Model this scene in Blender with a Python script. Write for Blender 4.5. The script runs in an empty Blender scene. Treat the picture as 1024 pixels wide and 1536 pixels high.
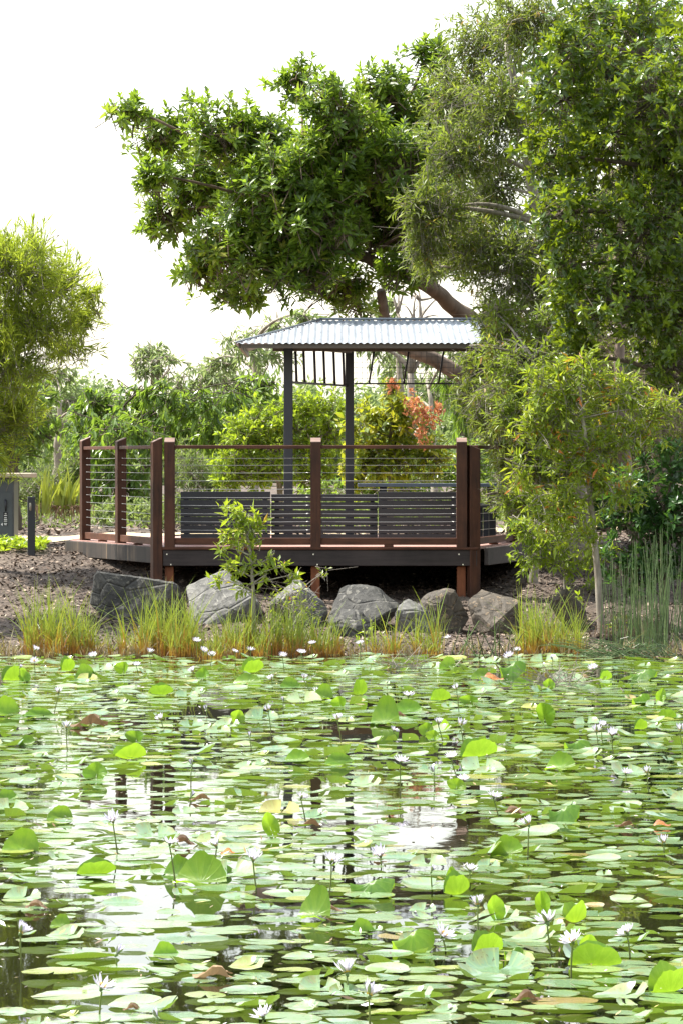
import bpy, bmesh, math, random, zlib
import numpy as np
from mathutils import Vector, Matrix, noise as mnoise

random.seed(7)
RNG = np.random.default_rng(11)
scene = bpy.context.scene
COL = scene.collection
PI = math.pi

# ------------------------------------------------------------------ camera
F = 5500.0            # focal length in pixels of the 1024 x 1536 photograph
K = F / 3500          # depths below are written for F = 3500 and stretched to F
EYE = 1.85            # camera height above the water
PITCH = math.atan((768 - 695) / F)
cam_d = bpy.data.cameras.new('camera')
cam = bpy.data.objects.new('camera', cam_d)
COL.objects.link(cam)
cam.location = (0, 0, EYE)
cam.rotation_euler = (PI / 2 - PITCH, 0, 0)
cam_d.sensor_fit = 'VERTICAL'
cam_d.sensor_height = 36
cam_d.lens = 36 * F / 1536
cam_d.clip_start = 0.1
cam_d.clip_end = 3000
scene.camera = cam
CP, SP = math.cos(PITCH), math.sin(PITCH)


def P(px, py, Y):
    """world point at depth Y * K under a pixel of the photograph"""
    Y = Y * K
    u, v = (px - 512) / F, (768 - py) / F
    dy = CP + v * SP
    dz = -SP + v * CP
    t = Y / dy
    return np.array([u * t, Y, EYE + dz * t])


def on_plane(px, py, z=0.0):
    u, v = (px - 512) / F, (768 - py) / F
    dy = CP + v * SP
    dz = -SP + v * CP
    t = (z - EYE) / dz
    return np.array([u * t, dy * t, z])


# ------------------------------------------------------------------ mesh helpers
class Buf:
    def __init__(self):
        self.V, self.T, self.L, self.n = [], [], [], 0
        self.tris, self.quads, self.ngons = [], [], []

    def add(self, v, tris=None, quads=None, tint=0.5, lc=None, ngons=None):
        v = np.asarray(v, dtype=np.float64).reshape(-1, 3)
        k = len(v)
        self.V.append(v)
        self.T.append(np.full(k, tint) if np.isscalar(tint) else np.asarray(tint, float).ravel())
        self.L.append(np.zeros((k, 3)) if lc is None else np.asarray(lc, float).reshape(-1, 3))
        if tris is not None and len(tris):
            self.tris.append(np.asarray(tris, dtype=np.int64).reshape(-1, 3) + self.n)
        if quads is not None and len(quads):
            self.quads.append(np.asarray(quads, dtype=np.int64).reshape(-1, 4) + self.n)
        if ngons:
            for g in ngons:
                self.ngons.append([i + self.n for i in g])
        self.n += k

    def box(self, c, s, rz=0.0, tint=0.5):
        x, y, z = s[0] / 2, s[1] / 2, s[2] / 2
        v = np.array([(-x, -y, -z), (x, -y, -z), (x, y, -z), (-x, y, -z), (-x, -y, z), (x, -y, z), (x, y, z), (-x, y, z)])
        if rz:
            ca, sa = math.cos(rz), math.sin(rz)
            v = v @ np.array([(ca, sa, 0), (-sa, ca, 0), (0, 0, 1)])
        q = [(0, 3, 2, 1), (4, 5, 6, 7), (0, 1, 5, 4), (1, 2, 6, 5), (2, 3, 7, 6), (3, 0, 4, 7)]
        self.add(v + np.asarray(c), quads=q, tint=tint)

    def beam(self, a, b, w, h, tint=0.5):
        """box of width w (sideways) and height h (up) between two points"""
        a, b = np.asarray(a, float), np.asarray(b, float)
        d = b - a
        d /= np.linalg.norm(d)
        s = np.cross(d, (0, 0, 1.0))
        if np.linalg.norm(s) < 1e-5:
            s = np.array([1.0, 0, 0])
        s /= np.linalg.norm(s)
        u = np.cross(s, d)
        v = []
        for e in (a, b):
            for (i, j) in ((-1, -1), (1, -1), (1, 1), (-1, 1)):
                v.append(e + s * i * w / 2 + u * j * h / 2)
        q = [(0, 1, 2, 3), (7, 6, 5, 4), (0, 4, 5, 1), (1, 5, 6, 2), (2, 6, 7, 3), (3, 7, 4, 0)]
        self.add(v, quads=q, tint=tint)

    def tube(self, pts, rad, sides=6, tint=0.5, cap=True):
        pts = np.asarray(pts, float)
        n = len(pts)
        rad = np.full(n, rad) if np.isscalar(rad) else np.asarray(rad, float)
        tan = np.gradient(pts, axis=0)
        tan /= np.linalg.norm(tan, axis=1)[:, None] + 1e-9
        ref = np.array([1.0, 0, 0]) if abs(tan[0][2]) > 0.8 else np.array([0, 0, 1.0])
        s = np.cross(tan, ref)
        s /= np.linalg.norm(s, axis=1)[:, None] + 1e-9
        u = np.cross(s, tan)
        a = np.linspace(0, 2 * PI, sides, endpoint=False)
        v = pts[:, None] + rad[:, None, None] * (np.cos(a)[None, :, None] * s[:, None] + np.sin(a)[None, :, None] * u[:, None])
        q = []
        for i in range(n - 1):
            for j in range(sides):
                k = (j + 1) % sides
                q.append((i * sides + j, i * sides + k, (i + 1) * sides + k, (i + 1) * sides + j))
        ng = [list(range(sides))[::-1], [(n - 1) * sides + j for j in range(sides)]] if cap and sides > 2 else None
        self.add(v.reshape(-1, 3), quads=q, tint=tint, ngons=ng)

    def sticks(self, A, B, ra, rb, tint):
        """many three sided twigs at once"""
        A, B = np.asarray(A, float), np.asarray(B, float)
        n = len(A)
        if not n:
            return
        d = B - A
        d /= np.linalg.norm(d, axis=1)[:, None] + 1e-9
        ref = np.where(np.abs(d[:, 2:3]) > 0.8, np.array([[1.0, 0, 0]]), np.array([[0, 0, 1.0]]))
        s = np.cross(d, ref)
        s /= np.linalg.norm(s, axis=1)[:, None] + 1e-9
        u = np.cross(s, d)
        ra = np.broadcast_to(np.asarray(ra, float), (n,))
        rb = np.broadcast_to(np.asarray(rb, float), (n,))
        V = np.zeros((n, 6, 3))
        for j in range(3):
            a = 2 * PI * j / 3
            o = math.cos(a) * s + math.sin(a) * u
            V[:, j] = A + o * ra[:, None]
            V[:, 3 + j] = B + o * rb[:, None]
        base = (np.arange(n) * 6)[:, None, None]
        q = np.array([(0, 1, 4, 3), (1, 2, 5, 4), (2, 0, 3, 5)])[None] + base
        t = np.repeat(np.broadcast_to(np.asarray(tint, float), (n,)), 6)
        self.add(V.reshape(-1, 3), quads=q.reshape(-1, 4), tint=t)

    def build(self, name, mat, parent=None, origin=None, smooth=False, lc=False):
        me = bpy.data.meshes.new(name)
        V = np.concatenate(self.V) if self.V else np.zeros((0, 3))
        if origin is not None:
            V = V - np.asarray(origin, float)
        idx, starts, c = [], [], 0
        for arr, k in ((self.tris, 3), (self.quads, 4)):
            if arr:
                a = np.concatenate(arr)
                idx.append(a.ravel())
                starts.append(c + np.arange(len(a)) * k)
                c += a.size
        for g in self.ngons:
            idx.append(np.array(g))
            starts.append(np.array([c]))
            c += len(g)
        idx = np.concatenate(idx).astype(np.int32)
        starts = np.concatenate(starts).astype(np.int32)
        me.vertices.add(len(V))
        me.vertices.foreach_set('co', V.astype(np.float32).ravel())
        me.loops.add(len(idx))
        me.loops.foreach_set('vertex_index', idx)
        me.polygons.add(len(starts))
        me.polygons.foreach_set('loop_start', starts)
        if smooth:
            me.polygons.foreach_set('use_smooth', np.ones(len(starts), dtype=bool))
        else:
            me.polygons.foreach_set('use_smooth', np.zeros(len(starts), dtype=bool))
        at = me.attributes.new('tint', 'FLOAT', 'POINT')
        at.data.foreach_set('value', np.concatenate(self.T).astype(np.float32))
        if lc:
            al = me.attributes.new('lc', 'FLOAT_VECTOR', 'POINT')
            al.data.foreach_set('vector', np.concatenate(self.L).astype(np.float32).ravel())
        me.update(calc_edges=True)
        me.validate()
        if mat:
            me.materials.append(mat)
        o = bpy.data.objects.new(name, me)
        COL.objects.link(o)
        if parent is not None:
            o.parent = parent
        elif origin is not None:
            o.location = origin
        return o


def thing(name, label, cat, loc=(0, 0, 0), group=None, rz=0.0):
    o = bpy.data.objects.new(name, None)
    COL.objects.link(o)
    o.empty_display_size = 0.1
    o.location = [float(c) for c in loc]
    o.rotation_euler = (0, 0, rz)
    tag(o, label, cat, group)
    return o


def tag(o, label=None, cat=None, group=None, kind=None):
    if label:
        o['label'] = label
    if cat:
        o['category'] = cat
    if group:
        o['group'] = group
    if kind:
        o['kind'] = kind
    return o


def bevel(o, w=0.006, seg=1):
    m = o.modifiers.new('bevel', 'BEVEL')
    m.width = w
    m.segments = seg
    m.limit_method = 'ANGLE'
    return o


# ------------------------------------------------------------------ materials
def new_mat(name):
    m = bpy.data.materials.new(name)
    m.use_nodes = True
    nt = m.node_tree
    b = nt.nodes['Principled BSDF']
    return m, nt, b


def ramp(nt, fac, cols):
    r = nt.nodes.new('ShaderNodeValToRGB')
    el = r.color_ramp.elements
    while len(el) < len(cols):
        el.new(0.5)
    for e, (p, c) in zip(el, cols):
        e.position = p
        e.color = (*c, 1)
    nt.links.new(fac, r.inputs[0])
    return r.outputs[0]


def tex_noise(nt, scale, detail=4, rough=0.55, vec=None, dist=0.0):
    n = nt.nodes.new('ShaderNodeTexNoise')
    n.inputs['Scale'].default_value = scale
    n.inputs['Detail'].default_value = detail
    n.inputs['Roughness'].default_value = rough
    n.inputs['Distortion'].default_value = dist
    if vec is not None:
        nt.links.new(vec, n.inputs['Vector'])
    return n.outputs[0]


def coords(nt, scale=(1, 1, 1), kind='Object'):
    t = nt.nodes.new('ShaderNodeTexCoord')
    mp = nt.nodes.new('ShaderNodeMapping')
    mp.inputs['Scale'].default_value = scale
    nt.links.new(t.outputs[kind], mp.inputs[0])
    return mp.outputs[0]


def world_pos(nt, scale=(1, 1, 1)):
    g = nt.nodes.new('ShaderNodeNewGeometry')
    mp = nt.nodes.new('ShaderNodeMapping')
    mp.inputs['Scale'].default_value = scale
    nt.links.new(g.outputs['Position'], mp.inputs[0])
    return mp.outputs[0]


def bump(nt, b, h, strength=0.3, dist=0.01):
    n = nt.nodes.new('ShaderNodeBump')
    n.inputs['Strength'].default_value = strength
    n.inputs['Distance'].default_value = dist
    nt.links.new(h, n.inputs['Height'])
    nt.links.new(n.outputs[0], b.inputs['Normal'])


def attr(nt, name, out='Fac'):
    a = nt.nodes.new('ShaderNodeAttribute')
    a.attribute_name = name
    return a.outputs[out]


def math_n(nt, op, a, b=None, c=None):
    n = nt.nodes.new('ShaderNodeMath')
    n.operation = op
    for i, v in enumerate((a, b, c)):
        if v is None:
            continue
        if isinstance(v, (int, float)):
            n.inputs[i].default_value = v
        else:
            nt.links.new(v, n.inputs[i])
    return n.outputs[0]


def leaf_mat(name, cols, trans=0.4, tcol=(0.22, 0.36, 0.03), rough=0.42, spec=0.5, tmul=None):
    """two sided leaf: glossy top coat, light passing through"""
    m, nt, b = new_mat(name)
    c = ramp(nt, attr(nt, 'tint'), cols)
    nt.links.new(c, b.inputs['Base Color'])
    b.inputs['Roughness'].default_value = rough
    b.inputs['Specular IOR Level'].default_value = spec
    tr = nt.nodes.new('ShaderNodeBsdfTranslucent')
    mx = nt.nodes.new('ShaderNodeMix')
    mx.data_type = 'RGBA'
    mx.inputs[0].default_value = 0.5
    nt.links.new(c, mx.inputs[6])
    mx.inputs[7].default_value = (*tcol, 1)
    nt.links.new(mx.outputs[2], tr.inputs[0])
    ms = nt.nodes.new('ShaderNodeMixShader')
    ms.inputs[0].default_value = trans
    nt.links.new(b.outputs[0], ms.inputs[1])
    nt.links.new(tr.outputs[0], ms.inputs[2])
    nt.links.new(ms.outputs[0], nt.nodes['Material Output'].inputs[0])
    return m


def wood_mat(name, dark, light, rough=0.55, scale=1.0, axis=0, bstr=0.25):
    m, nt, b = new_mat(name)
    s = [14.0 * scale] * 3
    s[axis] = 1.1 * scale
    v = coords(nt, s)
    n1 = tex_noise(nt, 1.6, 6, 0.68, v, 0.4)
    n2 = tex_noise(nt, 3.1, 5, 0.6, coords(nt))
    f = math_n(nt, 'ADD', math_n(nt, 'MULTIPLY', n1, 0.55), math_n(nt, 'MULTIPLY', n2, 0.48))
    c = ramp(nt, f, [(0.36, dark), (0.66, light)])
    nt.links.new(c, b.inputs['Base Color'])
    b.inputs['Roughness'].default_value = rough
    b.inputs['Specular IOR Level'].default_value = 0.25
    bump(nt, b, n1, bstr, 0.004)
    return m


def plain_mat(name, col, rough=0.5, metal=0.0, var=0.2, scale=6.0, spec=0.5):
    m, nt, b = new_mat(name)
    n = tex_noise(nt, scale, 4, 0.6, coords(nt))
    lo = tuple(c * (1 - var) for c in col)
    hi = tuple(min(1, c * (1 + var)) for c in col)
    nt.links.new(ramp(nt, n, [(0.3, lo), (0.7, hi)]), b.inputs['Base Color'])
    b.inputs['Roughness'].default_value = rough
    b.inputs['Metallic'].default_value = metal
    b.inputs['Specular IOR Level'].default_value = spec
    return m


def bark_mat(name, dark, light, scale=9.0):
    m, nt, b = new_mat(name)
    n = tex_noise(nt, scale, 6, 0.65, coords(nt, (1, 1, 0.25)), 0.6)
    n2 = tex_noise(nt, 2.3, 3, 0.5, coords(nt))
    f = math_n(nt, 'ADD', math_n(nt, 'MULTIPLY', n, 0.6), math_n(nt, 'MULTIPLY', n2, 0.4))
    nt.links.new(ramp(nt, f, [(0.35, dark), (0.62, light)]), b.inputs['Base Color'])
    b.inputs['Roughness'].default_value = 0.85
    bump(nt, b, n, 0.5, 0.02)
    return m


M = {}
M['ficus'] = leaf_mat('fig_leaf', [(0.0, (0.036, 0.068, 0.012)), (0.55, (0.090, 0.150, 0.02)), (0.85, (0.17, 0.245, 0.025)), (1.0, (0.29, 0.29, 0.05))], 0.45, (0.44, 0.64, 0.035), 0.33)
M['feather'] = leaf_mat('needle_leaf', [(0.0, (0.10, 0.15, 0.03)), (0.6, (0.23, 0.30, 0.035)), (1.0, (0.40, 0.46, 0.05))], 0.5, (0.62, 0.74, 0.06), 0.5)
M['fine'] = leaf_mat('narrow_leaf', [(0.0, (0.07, 0.10, 0.024)), (0.6, (0.15, 0.20, 0.036)), (0.92, (0.27, 0.32, 0.045)), (1.0, (0.36, 0.2, 0.06))], 0.44, (0.44, 0.56, 0.045), 0.45)
M['glossy'] = leaf_mat('laurel_leaf', [(0.0, (0.028, 0.060, 0.010)), (0.55, (0.075, 0.13, 0.014)), (1.0, (0.20, 0.28, 0.02))], 0.38, (0.52, 0.66, 0.02), 0.28)
M['young'] = leaf_mat('young_tree_leaf', [(0.0, (0.10, 0.165, 0.02)), (0.6, (0.22, 0.31, 0.027)), (0.985, (0.34, 0.38, 0.03)), (0.998, (0.42, 0.32, 0.03)), (1.0, (0.5, 0.14, 0.03))], 0.46, (0.55, 0.64, 0.03), 0.4)
M['darkshrub'] = leaf_mat('dark_shrub_leaf', [(0.0, (0.02, 0.05, 0.016)), (0.7, (0.045, 0.11, 0.025)), (1.0, (0.10, 0.23, 0.03))], 0.34, (0.2, 0.42, 0.04), 0.3)
M['broad'] = leaf_mat('broad_leaf', [(0.0, (0.045, 0.09, 0.02)), (0.6, (0.12, 0.20, 0.03)), (1.0, (0.24, 0.32, 0.04))], 0.45, (0.42, 0.62, 0.05), 0.33)
M['bright'] = leaf_mat('bright_shrub_leaf', [(0.0, (0.10, 0.17, 0.02)), (0.6, (0.21, 0.30, 0.025)), (1.0, (0.33, 0.39, 0.03))], 0.48, (0.55, 0.7, 0.03), 0.4)
M['yellow'] = leaf_mat('yellow_green_leaf', [(0.0, (0.08, 0.14, 0.02)), (0.5, (0.20, 0.26, 0.02)), (1.0, (0.40, 0.38, 0.03))], 0.45, (0.58, 0.60, 0.03), 0.4)
M['orange'] = leaf_mat('copper_leaf', [(0.0, (0.30, 0.10, 0.045)), (1.0, (0.52, 0.24, 0.12))], 0.45, (0.75, 0.32, 0.12), 0.45)
M['grey'] = leaf_mat('grey_green_leaf', [(0.0, (0.07, 0.11, 0.03)), (0.6, (0.15, 0.21, 0.06)), (1.0, (0.27, 0.32, 0.09))], 0.42, (0.4, 0.52, 0.09), 0.5)
M['gum'] = leaf_mat('gum_leaf', [(0.0, (0.09, 0.14, 0.05)), (0.6, (0.18, 0.245, 0.09)), (1.0, (0.30, 0.35, 0.13))], 0.44, (0.46, 0.58, 0.16), 0.5)  # grey-green of gum leaves, chosen paler in place of distance haze
M['sedge'] = leaf_mat('sedge_blade', [(0.0, (0.15, 0.08, 0.04)), (0.10, (0.42, 0.14, 0.03)), (0.28, (0.36, 0.18, 0.03)), (0.46, (0.20, 0.26, 0.035)), (0.88, (0.22, 0.33, 0.045)), (1.0, (0.38, 0.33, 0.12))], 0.42, (0.42, 0.44, 0.04), 0.45)
M['fringe'] = leaf_mat('fringe_blade', [(0.0, (0.12, 0.075, 0.045)), (0.35, (0.27, 0.18, 0.085)), (0.65, (0.20, 0.20, 0.06)), (1.0, (0.38, 0.32, 0.16))], 0.35, (0.40, 0.34, 0.10), 0.55)
M['rush'] = leaf_mat('rush_stem', [(0.0, (0.05, 0.05, 0.02)), (0.5, (0.09, 0.15, 0.05)), (0.85, (0.16, 0.23, 0.07)), (1.0, (0.36, 0.31, 0.18))], 0.25, (0.2, 0.3, 0.06), 0.4)
M['flax'] = leaf_mat('strap_leaf', [(0.0, (0.14, 0.20, 0.03)), (1.0, (0.34, 0.38, 0.05))], 0.45, (0.5, 0.55, 0.05), 0.4)
M['dead'] = leaf_mat('dead_leaf', [(0.0, (0.12, 0.07, 0.04)), (1.0, (0.34, 0.23, 0.13))], 0.2, (0.3, 0.18, 0.08), 0.8)
M['raised'] = leaf_mat('raised_pad_leaf', [(0.0, (0.035, 0.10, 0.018)), (0.5, (0.09, 0.20, 0.02)), (1.0, (0.20, 0.32, 0.025))], 0.48, (0.42, 0.66, 0.025), 0.35)
def veins(m):
    """radial veins and blotches on a lily leaf"""
    nt = m.node_tree
    b = nt.nodes['Principled BSDF']
    src = b.inputs['Base Color'].links[0].from_socket
    lcv = attr(nt, 'lc', 'Vector')
    sp = nt.nodes.new('ShaderNodeSeparateXYZ')
    nt.links.new(lcv, sp.inputs[0])
    ang = math_n(nt, 'ARCTAN2', sp.outputs[1], sp.outputs[0])
    ve = math_n(nt, 'POWER', math_n(nt, 'ABSOLUTE', math_n(nt, 'COSINE', math_n(nt, 'MULTIPLY', ang, 8.0))), 30.0)
    no = tex_noise(nt, 3.5, 5, 0.65, lcv)
    f = math_n(nt, 'ADD', math_n(nt, 'MULTIPLY', ve, 0.13), math_n(nt, 'MULTIPLY', math_n(nt, 'SUBTRACT', no, 0.45), 1.2))
    f.node.use_clamp = True
    mx = nt.nodes.new('ShaderNodeMix')
    mx.data_type = 'RGBA'
    nt.links.new(f, mx.inputs[0])
    nt.links.new(src, mx.inputs[6])
    mx.inputs[7].default_value = (0.30, 0.40, 0.06, 1)
    for l in list(src.links):
        if l.to_node != mx:
            nt.links.new(mx.outputs[2], l.to_socket)
    bump(nt, b, math_n(nt, 'ADD', math_n(nt, 'MULTIPLY', ve, 0.4), no), 0.35, 0.006)


veins(M['raised'])
M['finebright'] = leaf_mat('light_narrow_leaf', [(0.0, (0.08, 0.125, 0.024)), (0.6, (0.18, 0.25, 0.035)), (0.97, (0.30, 0.36, 0.045)), (1.0, (0.36, 0.2, 0.06))], 0.46, (0.5, 0.66, 0.045), 0.4)
M['petal'] = leaf_mat('petal', [(0.0, (0.78, 0.75, 0.68)), (0.4, (0.74, 0.71, 0.78)), (1.0, (0.56, 0.48, 0.74))], 0.4, (0.82, 0.78, 0.94), 0.5)
M['stem'] = leaf_mat('lily_stem', [(0.0, (0.10, 0.09, 0.03)), (1.0, (0.16, 0.22, 0.04))], 0.2, (0.2, 0.3, 0.04), 0.4)
M['sepal'] = leaf_mat('lily_sepal', [(0.0, (0.13, 0.22, 0.04)), (1.0, (0.26, 0.24, 0.22))], 0.3, (0.3, 0.42, 0.06), 0.4)
M['stamen'] = plain_mat('stamen', (0.75, 0.48, 0.05), 0.6)

M['bark_grey'] = bark_mat('grey_bark', (0.10, 0.08, 0.06), (0.30, 0.26, 0.21))
M['bark_fig'] = bark_mat('fig_bark', (0.06, 0.042, 0.028), (0.19, 0.135, 0.09), 5)
M['bark_paper'] = bark_mat('paperbark', (0.06, 0.042, 0.03), (0.30, 0.23, 0.18), 6)
M['bark_pale'] = bark_mat('pale_bark', (0.12, 0.095, 0.07), (0.36, 0.32, 0.25), 14)
M['bark_dark'] = bark_mat('dark_bark', (0.045, 0.035, 0.025), (0.13, 0.10, 0.07))
M['twig'] = bark_mat('twig_bark', (0.13, 0.11, 0.085), (0.36, 0.32, 0.27), 20)

M['post'] = wood_mat('stained_post_timber', (0.024, 0.010, 0.006), (0.088, 0.033, 0.016), 0.6, 1.0, 2)
M['rail'] = wood_mat('stained_rail_timber', (0.032, 0.013, 0.007), (0.12, 0.043, 0.021), 0.6, 1.0, 0)
M['pile'] = wood_mat('lit_red_pile_timber', (0.10, 0.03, 0.012), (0.27, 0.09, 0.035), 0.6, 1.0, 2)  # redder, brighter timber colour stands in for the orange light on the piles
M['postend'] = wood_mat('weathered_end_grain', (0.12, 0.075, 0.06), (0.26, 0.18, 0.15), 0.7, 1.0, 0)
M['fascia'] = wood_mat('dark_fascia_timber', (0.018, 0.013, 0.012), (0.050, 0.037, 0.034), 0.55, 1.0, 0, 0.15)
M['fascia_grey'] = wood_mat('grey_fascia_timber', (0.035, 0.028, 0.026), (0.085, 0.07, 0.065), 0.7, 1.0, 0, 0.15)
M['decking'] = wood_mat('decking_timber', (0.24, 0.12, 0.10), (0.44, 0.27, 0.23), 0.6, 1.0, 0)
M['slat'] = plain_mat('charcoal_slat', (0.009, 0.0105, 0.014), 0.5, 0, 0.3, 4)
M['steel'] = plain_mat('dark_steel_paint', (0.017, 0.020, 0.028), 0.4, 0, 0.2, 5)
M['tabletop'] = plain_mat('blue_grey_paint', (0.10, 0.13, 0.17), 0.3, 0, 0.15)
M['cable'] = plain_mat('stainless_cable', (0.36, 0.36, 0.35), 0.4, 0.6, 0.05)
M['screw'] = plain_mat('screw_steel', (0.7, 0.66, 0.58), 0.3, 0.8, 0.05)
M['wire'] = plain_mat('grey_wire', (0.10, 0.11, 0.11), 0.5, 0.5, 0.1)
M['grey_steel'] = plain_mat('grey_cabinet_steel', (0.075, 0.085, 0.095), 0.45, 0.4, 0.2, 3)
M['stone_top'] = plain_mat('sand_slab', (0.46, 0.38, 0.27), 0.6, 0, 0.12, 8)
M['black'] = plain_mat('black_paint', (0.012, 0.014, 0.02), 0.45, 0, 0.2)
M['lens'] = plain_mat('bollard_lens', (0.30, 0.28, 0.22), 0.25, 0, 0.3, 30)
M['white'] = plain_mat('white_print', (0.75, 0.75, 0.72), 0.6, 0, 0.05)


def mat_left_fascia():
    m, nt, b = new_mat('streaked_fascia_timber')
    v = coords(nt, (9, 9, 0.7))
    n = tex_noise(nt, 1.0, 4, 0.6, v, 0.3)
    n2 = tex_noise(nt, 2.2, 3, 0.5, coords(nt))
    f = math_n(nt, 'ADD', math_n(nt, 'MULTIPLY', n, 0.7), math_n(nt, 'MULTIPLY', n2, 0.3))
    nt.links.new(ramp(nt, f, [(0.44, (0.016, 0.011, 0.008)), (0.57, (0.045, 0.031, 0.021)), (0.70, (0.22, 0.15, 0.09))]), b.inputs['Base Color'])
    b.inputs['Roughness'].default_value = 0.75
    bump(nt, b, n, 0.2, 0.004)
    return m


M['fascia_left'] = mat_left_fascia()


def mat_roof():
    m, nt, b = new_mat('zinc_roof_sheet')
    n = tex_noise(nt, 2.5, 4, 0.6, coords(nt, (3, 0.5, 1)))
    nt.links.new(ramp(nt, n, [(0.3, (0.27, 0.30, 0.34)), (0.7, (0.40, 0.43, 0.47))]), b.inputs['Base Color'])
    b.inputs['Roughness'].default_value = 0.45
    b.inputs['Metallic'].default_value = 0.25
    return m


M['roof'] = mat_roof()
M['roof_trim'] = plain_mat('brown_roof_trim', (0.10, 0.08, 0.06), 0.5, 0, 0.1)
M['ridge'] = plain_mat('grey_flashing', (0.20, 0.22, 0.24), 0.45, 0.3, 0.1)


def mat_rock(name, a, b_, c_, lich):
    m, nt, b = new_mat(name)
    v = coords(nt)
    n1 = tex_noise(nt, 4.2, 9, 0.68, v, 0.9)
    n2 = tex_noise(nt, 17, 6, 0.65, v, 0.4)
    col = ramp(nt, n1, [(0.32, a), (0.52, b_), (0.70, c_)])
    vo = nt.nodes.new('ShaderNodeTexVoronoi')
    vo.feature = 'DISTANCE_TO_EDGE'
    vo.inputs['Scale'].default_value = 2.6
    nt.links.new(coords(nt, (1, 1, 1.6)), vo.inputs['Vector'])
    mx = nt.nodes.new('ShaderNodeMix')
    mx.data_type = 'RGBA'
    f = math_n(nt, 'GREATER_THAN', n2, 0.60)
    nt.links.new(math_n(nt, 'MULTIPLY', f, 0.55), mx.inputs[0])
    nt.links.new(col, mx.inputs[6])
    mx.inputs[7].default_value = (*lich, 1)
    nt.links.new(mx.outputs[2], b.inputs['Base Color'])
    b.inputs['Roughness'].default_value = 0.8
    h = math_n(nt, 'ADD', n1, math_n(nt, 'MULTIPLY', n2, 0.5))
    h = math_n(nt, 'ADD', h, math_n(nt, 'MULTIPLY', math_n(nt, 'MINIMUM', vo.outputs[0], 0.05), 8.0))
    bump(nt, b, h, 0.8, 0.035)
    return m


M['rock_dark'] = mat_rock('dark_basalt', (0.016, 0.016, 0.015), (0.042, 0.041, 0.036), (0.088, 0.083, 0.070), (0.19, 0.18, 0.15))
M['rock_pale'] = mat_rock('pale_basalt', (0.055, 0.054, 0.05), (0.125, 0.122, 0.11), (0.21, 0.20, 0.18), (0.30, 0.29, 0.25))
M['rock_brown'] = mat_rock('brown_basalt', (0.028, 0.023, 0.017), (0.072, 0.058, 0.042), (0.135, 0.106, 0.077), (0.24, 0.17, 0.10))


def mat_ground():
    m, nt, b = new_mat('bark_mulch_soil')
    v = world_pos(nt)
    n1 = tex_noise(nt, 22, 6, 0.7, v, 0.8)
    n2 = tex_noise(nt, 1.4, 4, 0.55, v)
    f = math_n(nt, 'ADD', math_n(nt, 'MULTIPLY', n1, 0.6), math_n(nt, 'MULTIPLY', n2, 0.4))
    c = ramp(nt, f, [(0.34, (0.032, 0.023, 0.017)), (0.5, (0.095, 0.07, 0.052)), (0.64, (0.21, 0.165, 0.125))])
    nt.links.new(c, b.inputs['Base Color'])
    b.inputs['Roughness'].default_value = 0.95
    bump(nt, b, n1, 0.9, 0.05)
    return m


M['ground'] = mat_ground()
M['path'] = plain_mat('sandy_path', (0.46, 0.36, 0.22), 0.9, 0, 0.18, 3)


def mat_chip():
    m, nt, b = new_mat('bark_chip')
    c = ramp(nt, attr(nt, 'tint'), [(0.0, (0.025, 0.018, 0.014)), (0.5, (0.095, 0.064, 0.046)), (0.8, (0.26, 0.195, 0.145)), (1.0, (0.52, 0.43, 0.34))])
    nt.links.new(c, b.inputs['Base Color'])
    b.inputs['Roughness'].default_value = 0.9
    return m


M['chip'] = mat_chip()


def mat_water():
    m, nt, b = new_mat('pond_water')
    v = world_pos(nt, (1.0, 0.45, 1))
    n1 = tex_noise(nt, 3.0, 3, 0.5, v)
    n2 = tex_noise(nt, 14, 2, 0.5, v)
    h = math_n(nt, 'ADD', n1, math_n(nt, 'MULTIPLY', n2, 0.12))
    b.inputs['Base Color'].default_value = (0.012, 0.013, 0.005, 1)
    b.inputs['Roughness'].default_value = 0.02
    b.inputs['IOR'].default_value = 1.333
    b.inputs['Specular IOR Level'].default_value = 0.5
    bump(nt, b, h, 0.05, 0.02)
    return m


M['water'] = mat_water()


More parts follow.
